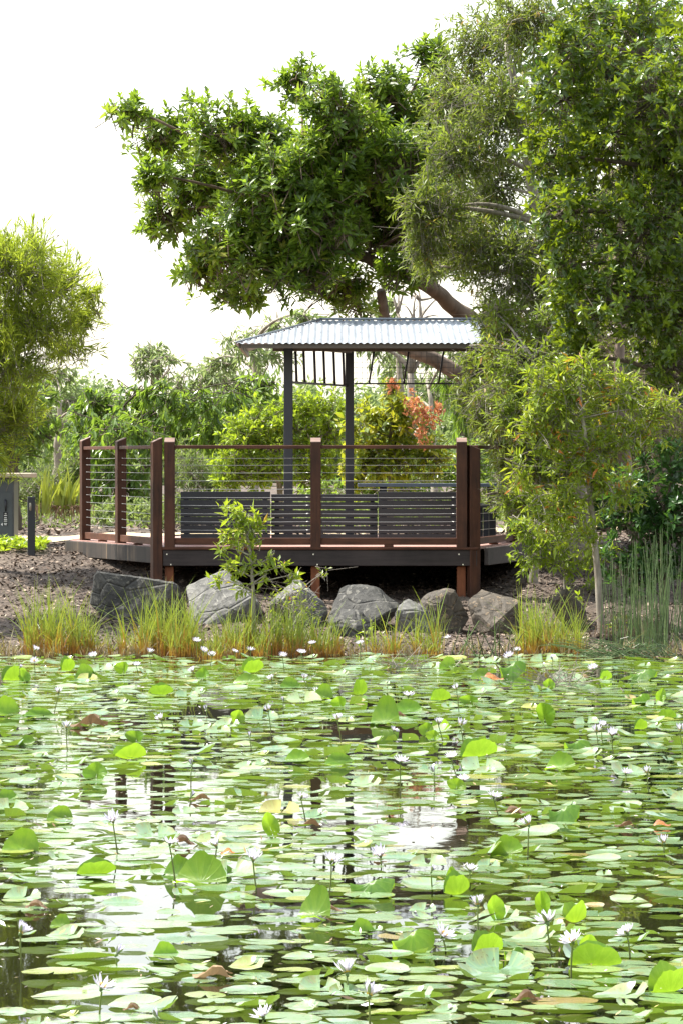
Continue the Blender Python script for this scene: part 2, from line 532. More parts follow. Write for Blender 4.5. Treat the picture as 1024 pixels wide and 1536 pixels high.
def mat_pad():
    m, nt, b = new_mat('lily_pad')
    oi = nt.nodes.new('ShaderNodeObjectInfo')
    t = math_n(nt, 'FRACT', math_n(nt, 'ADD', attr(nt, 'tint'), oi.outputs['Random']))
    lcv = attr(nt, 'lc', 'Vector')
    ln = nt.nodes.new('ShaderNodeVectorMath')
    ln.operation = 'LENGTH'
    nt.links.new(lcv, ln.inputs[0])
    ad = nt.nodes.new('ShaderNodeVectorMath')
    ad.operation = 'ADD'
    nt.links.new(lcv, ad.inputs[0])
    cx = nt.nodes.new('ShaderNodeCombineXYZ')
    nt.links.new(math_n(nt, 'MULTIPLY', t, 37.0), cx.inputs[2])
    nt.links.new(cx.outputs[0], ad.inputs[1])
    n = tex_noise(nt, 2.2, 5, 0.6, ad.outputs[0])
    base = ramp(nt, t, [(0.0, (0.10, 0.19, 0.09)), (0.35, (0.165, 0.26, 0.13)), (0.8, (0.22, 0.315, 0.165)), (0.93, (0.26, 0.33, 0.10)), (0.985, (0.32, 0.32, 0.07)), (1.0, (0.28, 0.2, 0.08))])
    # yellow and brown wear creeping in from the rim, patchy with the noise
    w = math_n(nt, 'SUBTRACT', math_n(nt, 'ADD', math_n(nt, 'MULTIPLY', ln.outputs['Value'], 0.55), n), 0.93)
    w = math_n(nt, 'MULTIPLY', w, 6.0)
    w.node.use_clamp = True
    mx = nt.nodes.new('ShaderNodeMix')
    mx.data_type = 'RGBA'
    nt.links.new(math_n(nt, 'MULTIPLY', w, 0.55), mx.inputs[0])
    nt.links.new(base, mx.inputs[6])
    mx.inputs[7].default_value = (0.22, 0.17, 0.045, 1)
    # radial veins
    sp = nt.nodes.new('ShaderNodeSeparateXYZ')
    nt.links.new(lcv, sp.inputs[0])
    ang = math_n(nt, 'ARCTAN2', sp.outputs[1], sp.outputs[0])
    ve = math_n(nt, 'POWER', math_n(nt, 'ABSOLUTE', math_n(nt, 'COSINE', math_n(nt, 'MULTIPLY', ang, 9.0))), 40.0)
    mv = nt.nodes.new('ShaderNodeMix')
    mv.data_type = 'RGBA'
    nt.links.new(math_n(nt, 'MULTIPLY', ve, 0.35), mv.inputs[0])
    nt.links.new(mx.outputs[2], mv.inputs[6])
    mv.inputs[7].default_value = (0.30, 0.40, 0.12, 1)
    nt.links.new(mv.outputs[2], b.inputs['Base Color'])
    b.inputs['Roughness'].default_value = 0.15
    b.inputs['Specular IOR Level'].default_value = 1.0
    bump(nt, b, n, 0.12, 0.006)
    n3 = tex_noise(nt, 9.0, 4, 0.6, ad.outputs[0])
    sp3 = math_n(nt, 'MULTIPLY', math_n(nt, 'SUBTRACT', n3, 0.62), 14.0)
    sp3.node.use_clamp = True
    mb = nt.nodes.new('ShaderNodeMix')
    mb.data_type = 'RGBA'
    nt.links.new(sp3, mb.inputs[0])
    nt.links.new(mv.outputs[2], mb.inputs[6])
    mb.inputs[7].default_value = (0.07, 0.05, 0.02, 1)
    nt.links.new(mb.outputs[2], b.inputs['Base Color'])
    tr = nt.nodes.new('ShaderNodeBsdfTranslucent')
    tr.inputs[0].default_value = (0.35, 0.55, 0.05, 1)
    ms = nt.nodes.new('ShaderNodeMixShader')
    ms.inputs[0].default_value = 0.15
    nt.links.new(b.outputs[0], ms.inputs[1])
    nt.links.new(tr.outputs[0], ms.inputs[2])
    nt.links.new(ms.outputs[0], nt.nodes['Material Output'].inputs[0])
    return m


M['pad'] = mat_pad()

# ------------------------------------------------------------------ light
TO_SUN = Vector((-0.48, 0.17, 0.86)).normalized()
EL = math.asin(TO_SUN.z)
w = bpy.data.worlds.new('World')
scene.world = w
w.use_nodes = True
nt = w.node_tree
sky = nt.nodes.new('ShaderNodeTexSky')
sky.sky_type = 'NISHITA'
sky.sun_disc = False
sky.sun_elevation = EL
sky.sun_rotation = math.atan2(TO_SUN.x, TO_SUN.y)
sky.air_density = 1.6
sky.dust_density = 1.2
sky.ozone_density = 1.0
bg = nt.nodes['Background']
hs = nt.nodes.new('ShaderNodeHueSaturation')      # thin high cloud: the sky is nearly white
hs.inputs['Saturation'].default_value = 0.42
nt.links.new(sky.outputs[0], hs.inputs['Color'])
nt.links.new(hs.outputs[0], bg.inputs[0])
bg.inputs[1].default_value = 0.145
sd = bpy.data.lights.new('sun', 'SUN')
sd.energy = 5.0
sd.angle = math.radians(0.53)
sd.color = (1.0, 0.95, 0.86)
so = bpy.data.objects.new('sun', sd)
COL.objects.link(so)
so.rotation_euler = TO_SUN.to_track_quat('Z', 'Y').to_euler()
so.location = (-20, 15, 40)

# ------------------------------------------------------------------ ground, water, path
DZ = 0.957     # deck surface


def shore(x):
    return 22.35 * K + 0.16 * np.sin(x * 1.3 + 0.4) + 0.09 * np.sin(x * 3.1 + 1) + 0.04 * np.sin(x * 7.3)


def gz(x, y):
    x = np.asarray(x, float)
    y = np.asarray(y, float)
    d = (y - shore(x)) / K
    mid = np.interp(d, [-3, -0.6, 0, 1.6, 2.6, 3.6, 4.9, 8], [-0.9, -0.25, -0.02, 0.13, 0.42, 0.66, 0.86, 0.88])
    under = np.interp(d, [-3, -0.6, 0, 1.6, 2.6, 5.6, 6.2, 8], [-0.9, -0.25, -0.02, 0.13, 0.40, 0.45, 0.86, 0.88])
    kd = np.clip((1.9 - np.abs(x - 0.05)) / 0.5, 0, 1)
    mid = mid * (1 - kd) + under * kd
    left = np.interp(d, [-3, -0.6, 0, 1.1, 2.6, 4.4, 5.6, 8], [-0.9, -0.25, -0.02, 0.14, 0.50, 0.78, 0.87, 0.88])
    k = np.clip((-1.6 - x) / 1.0, 0, 1)
    z = mid * (1 - k) + left * k
    z = z + 0.02 * np.sin(x * 2.3 + y * 1.7) * np.clip(d, 0, 1) + 0.012 * np.sin(x * 6.1 - y * 4.3) * np.clip(d, 0, 1)
    near = np.interp(y, [3.0, 4.2, 5.5], [0.25, 0.0, -0.9])
    z = np.where(y < 5.5, near, z)
    far = np.clip((y - 110) / 500, 0, 1)
    side = np.clip((np.abs(x) - 16) / 4, 0, 1)
    z = np.where(y < 23 * K, z * (1 - side) + 0.3 * side, z)
    return z + far * 3


def grid_mesh(xs, ys, zf):
    X, Y = np.meshgrid(xs, ys)
    Z = zf(X, Y)
    v = np.stack([X, Y, Z], -1).reshape(-1, 3)
    nx = len(xs)
    i = np.arange(len(ys) - 1)[:, None] * nx + np.arange(nx - 1)[None]
    q = np.stack([i, i + 1, i + nx + 1, i + nx], -1).reshape(-1, 4)
    return v, q


xs = np.concatenate([[-1500, -600, -200, -80, -40, -24], np.linspace(-18, -7, 12), np.linspace(-6.5, 6.5, 80), np.linspace(7, 18, 12), [24, 40, 80, 200, 600, 1500]])
ys = np.concatenate([[-60, -20, 0, 3, 4.2, 5.5, 10, 16, 20], [26, 31], np.linspace(33.4, 47, 110), np.linspace(48, 64, 16), [75, 90, 110, 150, 300, 800, 2500]])
v, q = grid_mesh(xs, ys, gz)
b = Buf()
b.add(v, quads=q)
tag(b.build('ground', M['ground'], smooth=True), kind='structure')

b = Buf()
xs = np.linspace(-20, 20, 5)
b.add(*[a for a in grid_mesh(np.linspace(-20, 20, 3), np.linspace(3.6, 36.6, 3), lambda X, Y: X * 0)][:1], quads=grid_mesh(np.linspace(-20, 20, 3), np.linspace(3.6, 36.6, 3), lambda X, Y: X * 0)[1])
tag(b.build('water', M['water']), kind='structure')

# sandy path behind the deck
ctr = np.array([(-14, 29.3), (-8, 29.4), (-5, 29.5), (-3.6, 29.9), (-2.4, 31.4), (-0.6, 32.8), (2, 33.6), (6, 34.2), (14, 34.6)])
tt = np.linspace(0, len(ctr) - 1, 90)
cx = np.interp(tt, range(len(ctr)), ctr[:, 0])
cy = np.interp(tt, range(len(ctr)), ctr[:, 1]) * K
for _ in range(6):
    cx[1:-1] = (cx[:-2] + cx[1:-1] + cx[2:]) / 3
    cy[1:-1] = (cy[:-2] + cy[1:-1] + cy[2:]) / 3
b = Buf()
rows = []
for j, off in enumerate(np.linspace(-1.8, 1.8, 8)):
    y = cy + off + 0.06 * np.sin(cx * 2 + j) * (abs(off) > 1.7)
    rows.append(np.stack([cx, y, gz(cx, y) + 0.012], -1))
v = np.array(rows)
n = v.shape[1]
i = np.arange(7)[:, None] * n + np.arange(n - 1)[None]
b.add(v.reshape(-1, 3), quads=np.stack([i, i + 1, i + n + 1, i + n], -1).reshape(-1, 4))
tag(b.build('path', M['path'], smooth=True), kind='structure')

# bark chips and leaf litter
def chips(name, n, xr, yr, size, lo=0.0, hi=1.0):
    x = RNG.uniform(*xr, n)
    y = RNG.uniform(yr[0] * K, yr[1] * K, n)
    d = y - shore(x)
    inpath = np.abs(np.interp(x, cx, cy) - y) < 1.8
    ok = (d > 0.05) & ~inpath
    x, y = x[ok], y[ok]
    n = len(x)
    z = gz(x, y) + RNG.uniform(0.004, 0.02, n)
    a = RNG.uniform(0, 2 * PI, n)
    L = RNG.uniform(0.5, 1.3, n) * size
    W = L * RNG.uniform(0.2, 0.55, n)
    tl = RNG.normal(0, 0.35, (n, 2))
    dx = np.stack([np.cos(a), np.sin(a), tl[:, 0]], -1) * L[:, None]
    dy = np.stack([-np.sin(a), np.cos(a), tl[:, 1]], -1) * W[:, None]
    c = np.stack([x, y, z], -1)
    V = np.stack([c - dx, c + dy * 0.9, c + dx, c - dy], 1)
    q = (np.arange(n) * 4)[:, None] + np.arange(4)[None]
    b = Buf()
    b.add(V.reshape(-1, 3), quads=q, tint=np.repeat(np.clip(RNG.beta(1.6, 2.2, n) * (hi - lo) + lo, 0, 1), 4))
    o = b.build(name, M['chip'])
    tag(o, kind='stuff')
    return o


o = chips('bark_mulch', 40000, (-5.5, 5.0), (22.3, 28.3), 0.032)
o['label'] = 'grey brown bark chips covering the bank between the pond and the deck'
o['category'] = 'mulch'
o = chips('leaf_litter', 14000, (-9, 8), (28.0, 38), 0.06, 0.25, 1.0)
o['label'] = 'pale dry leaf litter on the ground behind the sandy path'
o['category'] = 'leaf litter'

# ------------------------------------------------------------------ the deck
DY = 25.0 * K    # front edge of the deck
A = np.array(((240 - 512) * DY / F, DY))
B = np.array(((712 - 512) * DY / F, DY))
C = np.array(((104 - 512) * 27.2 * K / F, 27.2 * K))
D = np.array(((800 - 512) * 26.7 * K / F, 26.7 * K))
C2 = np.array((-2.45, 28.6 * K))
D2 = np.array((2.7, 29.3 * K))
poly = [A, B, D, D2, C2, C]
deck = thing('viewing_deck', 'raised timber viewing deck with cable railing above the boulders at the pond edge', 'deck', (0, 26.5 * K, 0.8))
dor = np.array(deck.location)


def xrange_at(y):
    xs_ = []
    for k in range(len(poly)):
        p, q_ = poly[k], poly[(k + 1) % len(poly)]
        if abs(p[1] - q_[1]) < 1e-9:
            continue
        t = (y - p[1]) / (q_[1] - p[1])
        if -1e-9 <= t <= 1 + 1e-9:
            xs_.append(p[0] + t * (q_[0] - p[0]))
    return (min(xs_), max(xs_)) if len(xs_) > 1 else None


b = Buf()
y = DY + 0.004
while y < 29.25 * K:
    y1 = y + 0.136
    r0, r1 = xrange_at(y + 0.001), xrange_at(y1)
    if r0 and r1:
        zt, zb = DZ, DZ - 0.03
        v = [(r0[0], y, zb), (r0[1], y, zb), (r1[1], y1, zb), (r1[0], y1, zb), (r0[0], y, zt), (r0[1], y, zt), (r1[1], y1, zt), (r1[0], y1, zt)]
        b.add(v, quads=[(0, 3, 2, 1), (4, 5, 6, 7), (0, 1, 5, 4), (1, 2, 6, 5), (2, 3, 7, 6), (3, 0, 4, 7)])
    y = y1 + 0.006
b.build('decking', M['decking'], deck, dor)


def part(buf, name, mat, parent=deck, origin=dor, bev=None, smooth=False):
    o = buf.build(name, mat, parent, origin, smooth=smooth)
    if bev:
        bevel(o, bev)
    return o


def p3(p, z):
    return np.array([p[0], p[1], z])


def fascia_board(p, q_, zt, zb, mat, off=0.03, th=0.045):
    d = (q_ - p) / np.linalg.norm(q_ - p)
    nrm = np.array([d[1], -d[0]])
    bb = Buf()
    zc = (zt + zb) / 2
    bb.beam(p3(p + nrm * off, zc), p3(q_ + nrm * off, zc), th, zt - zb)
    return bb


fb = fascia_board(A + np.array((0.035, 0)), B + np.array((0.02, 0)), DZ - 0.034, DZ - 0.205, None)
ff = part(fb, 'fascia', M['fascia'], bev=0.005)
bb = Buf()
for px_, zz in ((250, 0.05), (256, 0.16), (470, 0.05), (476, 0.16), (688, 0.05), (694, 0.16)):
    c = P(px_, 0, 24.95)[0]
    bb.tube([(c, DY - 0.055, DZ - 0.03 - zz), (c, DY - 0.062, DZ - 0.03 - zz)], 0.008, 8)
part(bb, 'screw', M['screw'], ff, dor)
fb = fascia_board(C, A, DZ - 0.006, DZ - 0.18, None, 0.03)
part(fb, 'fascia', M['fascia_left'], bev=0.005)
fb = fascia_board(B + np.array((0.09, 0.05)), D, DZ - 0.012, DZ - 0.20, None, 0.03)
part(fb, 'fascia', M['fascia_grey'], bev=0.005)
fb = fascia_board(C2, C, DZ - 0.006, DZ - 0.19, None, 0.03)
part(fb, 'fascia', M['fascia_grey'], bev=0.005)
# edging strip above the front fascia
bb = Buf()
bb.beam((A[0] + 0.03, DY - 0.037, DZ - 0.018), (B[0] + 0.03, DY - 0.037, DZ - 0.018), 0.07, 0.028)
part(bb, 'edge_strip', M['rail'], bev=0.004)
# bearers under the floor
bb = Buf()
for yy in (25.35, 26.4, 27.5, 28.4):
    yy *= K
    r = xrange_at(yy)
    bb.beam((r[0] + 0.1, yy, DZ - 0.13), (r[1] - 0.1, yy, DZ - 0.13), 0.07, 0.18)
part(bb, 'bearer', M['fascia'])


def post(px_, Y, z0, z1, w_, rz, slope_dir, mat=M['post'], cap=0.045):
    """square post whose top is cut on a slope that falls towards slope_dir"""
    c = P(px_, 0, Y)
    Y = c[1]
    h = w_ / 2
    bb = Buf()
    loc = [(-h, -h), (h, -h), (h, h), (-h, h)]
    ca, sa = math.cos(rz), math.sin(rz)
    v = []
    top = []
    for (x_, y_) in loc:
        X, Yy = c[0] + x_ * ca - y_ * sa, Y + x_ * sa + y_ * ca
        v.append((X, Yy, z0))
        k = 0.5 + 0.5 * np.sign(x_ * slope_dir[0] + y_ * slope_dir[1])
        top.append((X, Yy, z1 - cap * k))
    # flat strip along the high half
    bb.add(v + top, quads=[(0, 3, 2, 1), (4, 5, 6, 7), (0, 1, 5, 4), (1, 2, 6, 5), (2, 3, 7, 6), (3, 0, 4, 7)])
    o = part(bb, 'post', mat, bev=0.004)
    tb = Buf()
    t = np.array(top)
    tc = t.mean(0)
    t2 = tc + (t - tc) * 0.97
    t2[:, 2] += 0.004
    lo = t2.copy()
    lo[:, 2] -= 0.008
    tb.add(np.concatenate([lo, t2]), quads=[(4, 5, 6, 7), (0, 1, 5, 4), (1, 2, 6, 5), (2, 3, 7, 6), (3, 0, 4, 7)])
    part(tb, 'end_grain', M['postend'], o, dor)
    return c, o


ZT = P(0, 657, 25)[2]
front = (0, -1)
pf = {}
for px_ in (254.5, 473.5, 692):
    pf[px_] = post(px_, 24.99, DZ - 0.034, ZT, 0.112, 0, front)[0]
    # pile beneath
    c = P(px_ - 0.5, 0, 25.05)
    g = float(gz(c[0], c[1]))
    bb = Buf()
    bb.box((c[0], c[1], (DZ - 0.21 + g - 0.2) / 2), (0.095, 0.095, DZ - 0.21 - g + 0.2))
    part(bb, 'pile', M['pile'], bev=0.006)
aL = math.atan2((A - C)[1], (A - C)[0])
left_posts = [(234.5, 24.98), (181, 26.1), (127.5, 27.1)]
lp = []
for k, (px_, Y) in enumerate(left_posts):
    z0 = float(gz(*P(px_, 0, Y)[:2])) - 0.2 if k == 0 else DZ - 0.03
    lp.append(post(px_, Y, z0, P(0, 657.5 - 0.8 * k, Y)[2] if k else ZT, 0.105, 0.35 if k == 0 else aL, (-1, 0) if k == 0 else (0, -1))[0])
rp = []
for k, (px_, Y, ztop) in enumerate([(710, 25.0, 668), (768.5, 26.45, 672)]):
    z0 = float(gz(*P(px_, 0, Y)[:2])) - 0.2 if k == 0 else DZ - 0.03
    rp.append(post(px_, Y, z0, P(0, ztop, Y)[2], 0.115, 0.3, (1, 0))[0])
# rails
RZ = P(0, 670.5, 25)[2]
BZ = P(0, 812, 25)[2]
cable_z = [P(0, yy, 25)[2] for yy in (687, 697.5, 709, 721, 733.5, 746, 758, 770.5, 782.5, 795)]


def span(a, b_, trim=0.055):
    a, b_ = np.array(a[:2]), np.array(b_[:2])
    d = (b_ - a) / np.linalg.norm(b_ - a)
    return a + d * trim, b_ - d * trim


def rail_span(a, b_, nblock=1):
    p, q_ = span(a, b_)
    bb = Buf()
    bb.beam(p3(p, RZ), p3(q_, RZ), 0.07, 0.038)
    part(bb, 'handrail', M['rail'], bev=0.004)
    bb = Buf()
    bb.beam(p3(p, BZ), p3(q_, BZ), 0.045, 0.075)
    part(bb, 'bottom_rail', M['rail'], bev=0.004)
    bb = Buf()
    for k in range(nblock):
        t = (k + 1) / (nblock + 1)
        c = p + (q_ - p) * t
        bb.box((c[0], c[1], (DZ + BZ - 0.0375) / 2), (0.1, 0.06, BZ - 0.0375 - DZ))
    part(bb, 'spacer_block', M['rail'])
    d = (q_ - p) / np.linalg.norm(q_ - p)
    for z in cable_z:
        bb = Buf()
        ts = np.linspace(0, 1, 6)
        sag = -0.004 * np.sin(ts * PI)
        pts = np.stack([p[0] + (q_[0] - p[0]) * ts, p[1] + (q_[1] - p[1]) * ts, z + sag], -1)
        bb.tube(pts, 0.0023, 5, cap=False)
        for e, s_ in ((p, 1), (q_, -1)):
            bb.tube([p3(e, z), p3(e + d * 0.05 * s_, z)], 0.0042, 6)
        part(bb, 'cable', M['cable'], smooth=True)


rail_span(pf[254.5], pf[473.5])
rail_span(pf[473.5], pf[692])
rail_span(lp[0], lp[1])
rail_span(lp[1], lp[2])
rail_span(rp[0], rp[1])

# ------------------------------------------------------------------ benches and table on the deck
def bench(px0, px1, ytop, Y, label, gap, n=6):
    x0, x1 = P(px0, 0, Y)[0], P(px1, 0, Y)[0]
    zt = P(0, ytop, Y)[2]
    Y = Y * K
    t = thing('slatted_bench', label, 'bench', ((x0 + x1) / 2, Y + 0.2, DZ), 'charcoal benches on the deck')
    o_ = np.array(t.location)
    h = (zt - DZ - 0.02) / n
    bb = Buf()
    for k in range(n):
        zc = DZ + 0.02 + h * (k + 0.5)
        bb.box(((x0 + x1) / 2, Y, zc), (x1 - x0, 0.028, h - gap))
    part(bb, 'backrest', M['slat'], t, o_, 0.003)
    bb = Buf()
    zs = DZ + 0.43
    for k in range(4):
        bb.box(((x0 + x1) / 2, Y + 0.09 + k * 0.1, zs), (x1 - x0 - 0.02, 0.09, 0.03))
    part(bb, 'seat', M['slat'], t, o_, 0.003)
    for xx in (x0 + 0.06, x1 - 0.06):
        bb = Buf()
        bb.box((xx, Y + 0.035, (DZ + zt - 0.01) / 2), (0.05, 0.036, zt - 0.01 - DZ))
        bb.box((xx, Y + 0.24, DZ + 0.40), (0.05, 0.36, 0.026))
        bb.box((xx, Y + 0.40, DZ + 0.195), (0.05, 0.04, 0.39))
        part(bb, 'leg', M['slat'], t, o_)


bench(271, 405.5, 737, 25.9, 'charcoal slatted bench, the one at the open left end with closed up boards', 0.004)
bench(407, 566, 740.5, 26.0, 'charcoal slatted bench with light showing between its boards, in the middle of three', 0.012)
bench(567, 688, 737.5, 25.85, 'charcoal slatted bench standing in front of the picnic table', 0.004)

ty = 27.5
tx0, tx1 = P(536, 0, ty)[0], P(752, 0, ty)[0]
tz = P(0, 727.5, ty)[2]
ty *= K
t = thing('picnic_table', 'blue grey picnic table with attached seats under the shelter roof', 'table', ((tx0 + tx1) / 2, ty, DZ))
o_ = np.array(t.location)
bb = Buf()
for k in range(5):
    bb.box(((tx0 + tx1) / 2, ty - 0.34 + k * 0.17, tz), (tx1 - tx0, 0.155, 0.04))
part(bb, 'table_top', M['tabletop'], t, o_, 0.004)
for s_ in (-1, 1):
    bb = Buf()
    for k in range(2):
        bb.box(((tx0 + tx1) / 2 + 0.02, ty + s_ * (0.66 + k * 0.14), tz - 0.24), (tx1 - tx0, 0.125, 0.035))
    part(bb, 'seat', M['steel'], t, o_, 0.004)
for xx in (tx0 + 0.3, tx1 - 0.12):
    bb = Buf()
    bb.box((xx, ty - 0.25, (DZ + tz) / 2), (0.08, 0.08, tz - DZ - 0.04))
    part(bb, 'leg', M['steel'], t, o_)
    bb = Buf()
    bb.box((xx, ty + 0.25, (DZ + tz) / 2), (0.08, 0.08, tz - DZ - 0.04))
    part(bb, 'leg', M['steel'], t, o_)
    bb = Buf()
    bb.box((xx, ty, tz - 0.28), (0.06, 1.5, 0.05))
    part(bb, 'seat_arm', M['steel'], t, o_)
    for s_ in (-1, 1):
        bb = Buf()
        bb.box((xx - 0.1, ty + s_ * 0.70, (DZ + tz - 0.27) / 2), (0.05, 0.05, tz - 0.27 - DZ))
        part(bb, 'seat_leg', M['steel'], t, o_)

# ------------------------------------------------------------------ shelter
sh = thing('picnic_shelter', 'open picnic shelter with corrugated zinc roof on dark steel posts behind the deck railing', 'shelter', (0.5, 28 * K, DZ))
so_ = np.array(sh.location)
YE0, YR = 26.4, 27.9
ZE = P(0, 515, YE0)[2]
XE0 = P(356, 0, YE0)[0]
XR0 = P(482, 0, YR)[0]
ZR = P(0, 480.5, YR)[2]
XE1 = P(862, 0, YE0)[0]
YE0, YR = YE0 * K, YR * K
GB = 0.5                              # the back slope is cut off half way down
YE1 = YR + (YR - YE0) * (1 - GB)
ZE1 = ZE + (ZR - ZE) * GB
XR1 = XE1 - (XR0 - XE0)
WL, AM = 0.076, 0.008


def roof_plane(axis, sides=(0, 1)):
    """corrugated sheets; axis 0 = front and back planes, 1 = hip ends"""
    bb = Buf()
    for side in sides:
        if axis == 0:
            cols = np.arange(XE0, XE1 + 1e-6, WL / 8)
            run = np.where(cols < XR0, (cols - XE0) / (XR0 - XE0), np.where(cols > XR1, (XE1 - cols) / (XE1 - XR1), 1.0))
            run = np.clip(run, 0, 1)
            zz = ZE + AM * np.sin(2 * PI * (cols - XE0) / WL)
            vv = []
            for f in np.linspace(0, 1, 5):
                if side == 0:
                    rf_ = run * f
                    yy = YE0 - 0.03 + (YR - YE0 + 0.03) * rf_
                else:
                    rf_ = np.minimum(GB, run) + (run - np.minimum(GB, run)) * f
                    yy = 2 * YR - YE0 - (YR - YE0) * rf_
                vv.append(np.stack([cols, yy, zz + (ZR - ZE) * rf_], -1))
        else:
            cols = np.arange(YE0, YE1 + 1e-6, WL / 8)
            run = np.clip(1 - np.abs(cols - YR) / (YR - YE0), 0, 1)
            zz = ZE + AM * np.sin(2 * PI * (cols - YE0) / WL)
            vv = []
            for f in np.linspace(0, 1, 5):
                xx = XE0 - 0.02 + (XR0 - XE0 + 0.02) * run * f if side == 0 else XE1 + 0.02 - (XE1 - XR1 + 0.02) * run * f
                vv.append(np.stack([xx, cols, zz + (ZR - ZE) * run * f], -1))
        vv = np.array(vv)
        n_ = len(cols)
        i_ = np.arange(4)[:, None] * n_ + np.arange(n_ - 1)[None]
        q_ = np.stack([i_, i_ + 1, i_ + n_ + 1, i_ + n_], -1).reshape(-1, 4)
        if (side == 1) != (axis == 1):
            q_ = q_[:, ::-1]
        bb.add(vv.reshape(-1, 3), quads=q_)
    return bb


rf = part(roof_plane(0), 'roof', M['roof'], sh, so_, smooth=True)
for sd_ in (0, 1):
    part(roof_plane(1, (sd_,)), 'hip_sheet', M['roof'], rf, so_, smooth=True)
bb = Buf()
rc = [(XE0 - 0.01, YE0 - 0.02, ZE + 0.012), (XR0, YR, ZR + 0.018), (XR1, YR, ZR + 0.018), (XE1, YE0, ZE + 0.012)]
bb.tube(rc[:2], 0.013, 8)
bb.tube(rc[1:3], 0.015, 8)
bb.tube(rc[2:], 0.02, 8)
XG = (XR0 - XE0) * GB
bb.tube([(XE0 + XG, YE1, ZE1 + 0.012), (XR0, YR, ZR + 0.017)], 0.02, 8)
bb.tube([(XE1 - XG, YE1, ZE1 + 0.012), (XR1, YR, ZR + 0.017)], 0.02, 8)
part(bb, 'ridge_cap', M['ridge'], rf, so_, smooth=True)
# roof screws
bb = Buf()
for f in (0.12, 0.42, 0.75):
    for k in range(int((XE1 - XE0) / (WL * 3))):
        x_ = XE0 + WL * 0.25 + k * WL * 3
        run = min(1, (x_ - XE0) / (XR0 - XE0), (XE1 - x_) / (XE1 - XR1))
        if f < run:
            c = np.array([x_, YE0 + (YR - YE0) * f, ZE + AM + (ZR - ZE) * f])
            bb.tube([c, c + (0, -0.002, 0.007)], 0.008, 6)
part(bb, 'screw', M['ridge'], rf, so_)
# fascia trim below the eaves
zt_ = ZE - 0.032
for (a_, b_) in (((XE0 + 0.05, YE0 + 0.02), (XE1 - 0.05, YE0 + 0.02)), ((XE0 + 0.03, YE0 + 0.04), (XE0 + 0.03, YE1 - 0.04)), ((XE1 - 0.03, YE0 + 0.04), (XE1 - 0.03, YE1 - 0.04))):
    bb = Buf()
    bb.beam(p3(np.array(a_), zt_), p3(np.array(b_), zt_), 0.03, 0.045)
    part(bb, 'eave_trim', M['roof_trim'], sh, so_)
bb = Buf()
bb.beam((XE0 + XG, YE1 - 0.03, ZE1 - 0.04), (XE1 - XG, YE1 - 0.03, ZE1 - 0.04), 0.03, 0.045)
part(bb, 'eave_trim', M['roof_trim'], sh, so_)
posts_ = {}
for nm, px_, Y in (('fl', 432.5, 27.0), ('bl', 524, 28.3), ('fr', 782, 27.2), ('br', 800, 28.35)):
    c = P(px_, 0, Y)
    posts_[nm] = c
    Y = c[1]
    bb = Buf()
    run = min(1.0, (c[0] - XE0) / (XR0 - XE0), (XE1 - c[0]) / (XE1 - XR1), (Y - YE0) / (YR - YE0), (2 * YR - YE0 - Y) / (YR - YE0))
    zz = ZE + (ZR - ZE) * max(run, 0) - 0.02
    bb.box((c[0], Y, (zz + DZ) / 2), (0.105, 0.105, zz - DZ))
    part(bb, 'post', M['steel'], sh, so_, 0.006)
    bb = Buf()
    bb.box((c[0], Y, DZ + 0.006), (0.2, 0.2, 0.012))
    part(bb, 'base_plate', M['steel'], sh, so_)
# beams
bb = Buf()
zb_ = ZE - 0.03
bb.beam((P(409, 0, 27)[0], 27.0 * K, zb_ + 0.02), (XE1 - 0.15, 27.1 * K, zb_ + 0.02), 0.07, 0.1)
part(bb, 'beam', M['roof_trim'], sh, so_)
bb = Buf()
bb.beam((posts_['fl'][0], 27.0 * K + 0.06, zb_ + 0.05), (posts_['bl'][0], 28.3 * K - 0.06, zb_ + 0.05), 0.06, 0.09)
part(bb, 'beam', M['roof_trim'], sh, so_)
bb = Buf()
bb.beam((posts_['bl'][0], 28.3 * K, zb_ + 0.1), (posts_['br'][0], 28.35 * K, zb_ + 0.1), 0.06, 0.09)
part(bb, 'beam', M['roof_trim'], sh, so_)
# rod screen on the left side
zl = P(0, 574.5, 27.3)[2]
bb = Buf()
bb.beam((posts_['fl'][0] + 0.03, 27.0 * K + 0.05, zl), (posts_['bl'][0] - 0.03, 28.3 * K - 0.05, zl), 0.025, 0.025)
part(bb, 'screen_rail', M['steel'], sh, so_)
for k, px_ in enumerate((444, 456, 472, 486, 501, 515)):
    f = (px_ - 436) / 84
    Y = 27.08 + 1.15 * f
    bb = Buf()
    bb.tube([P(px_ + 1, 0, Y) * (1, 1, 0) + (0, 0, zl), P(px_ - 1, 0, Y) * (1, 1, 0) + (0, 0, zb_ + 0.06)], 0.016, 8)
    part(bb, 'rod', M['steel'], sh, so_, smooth=True)
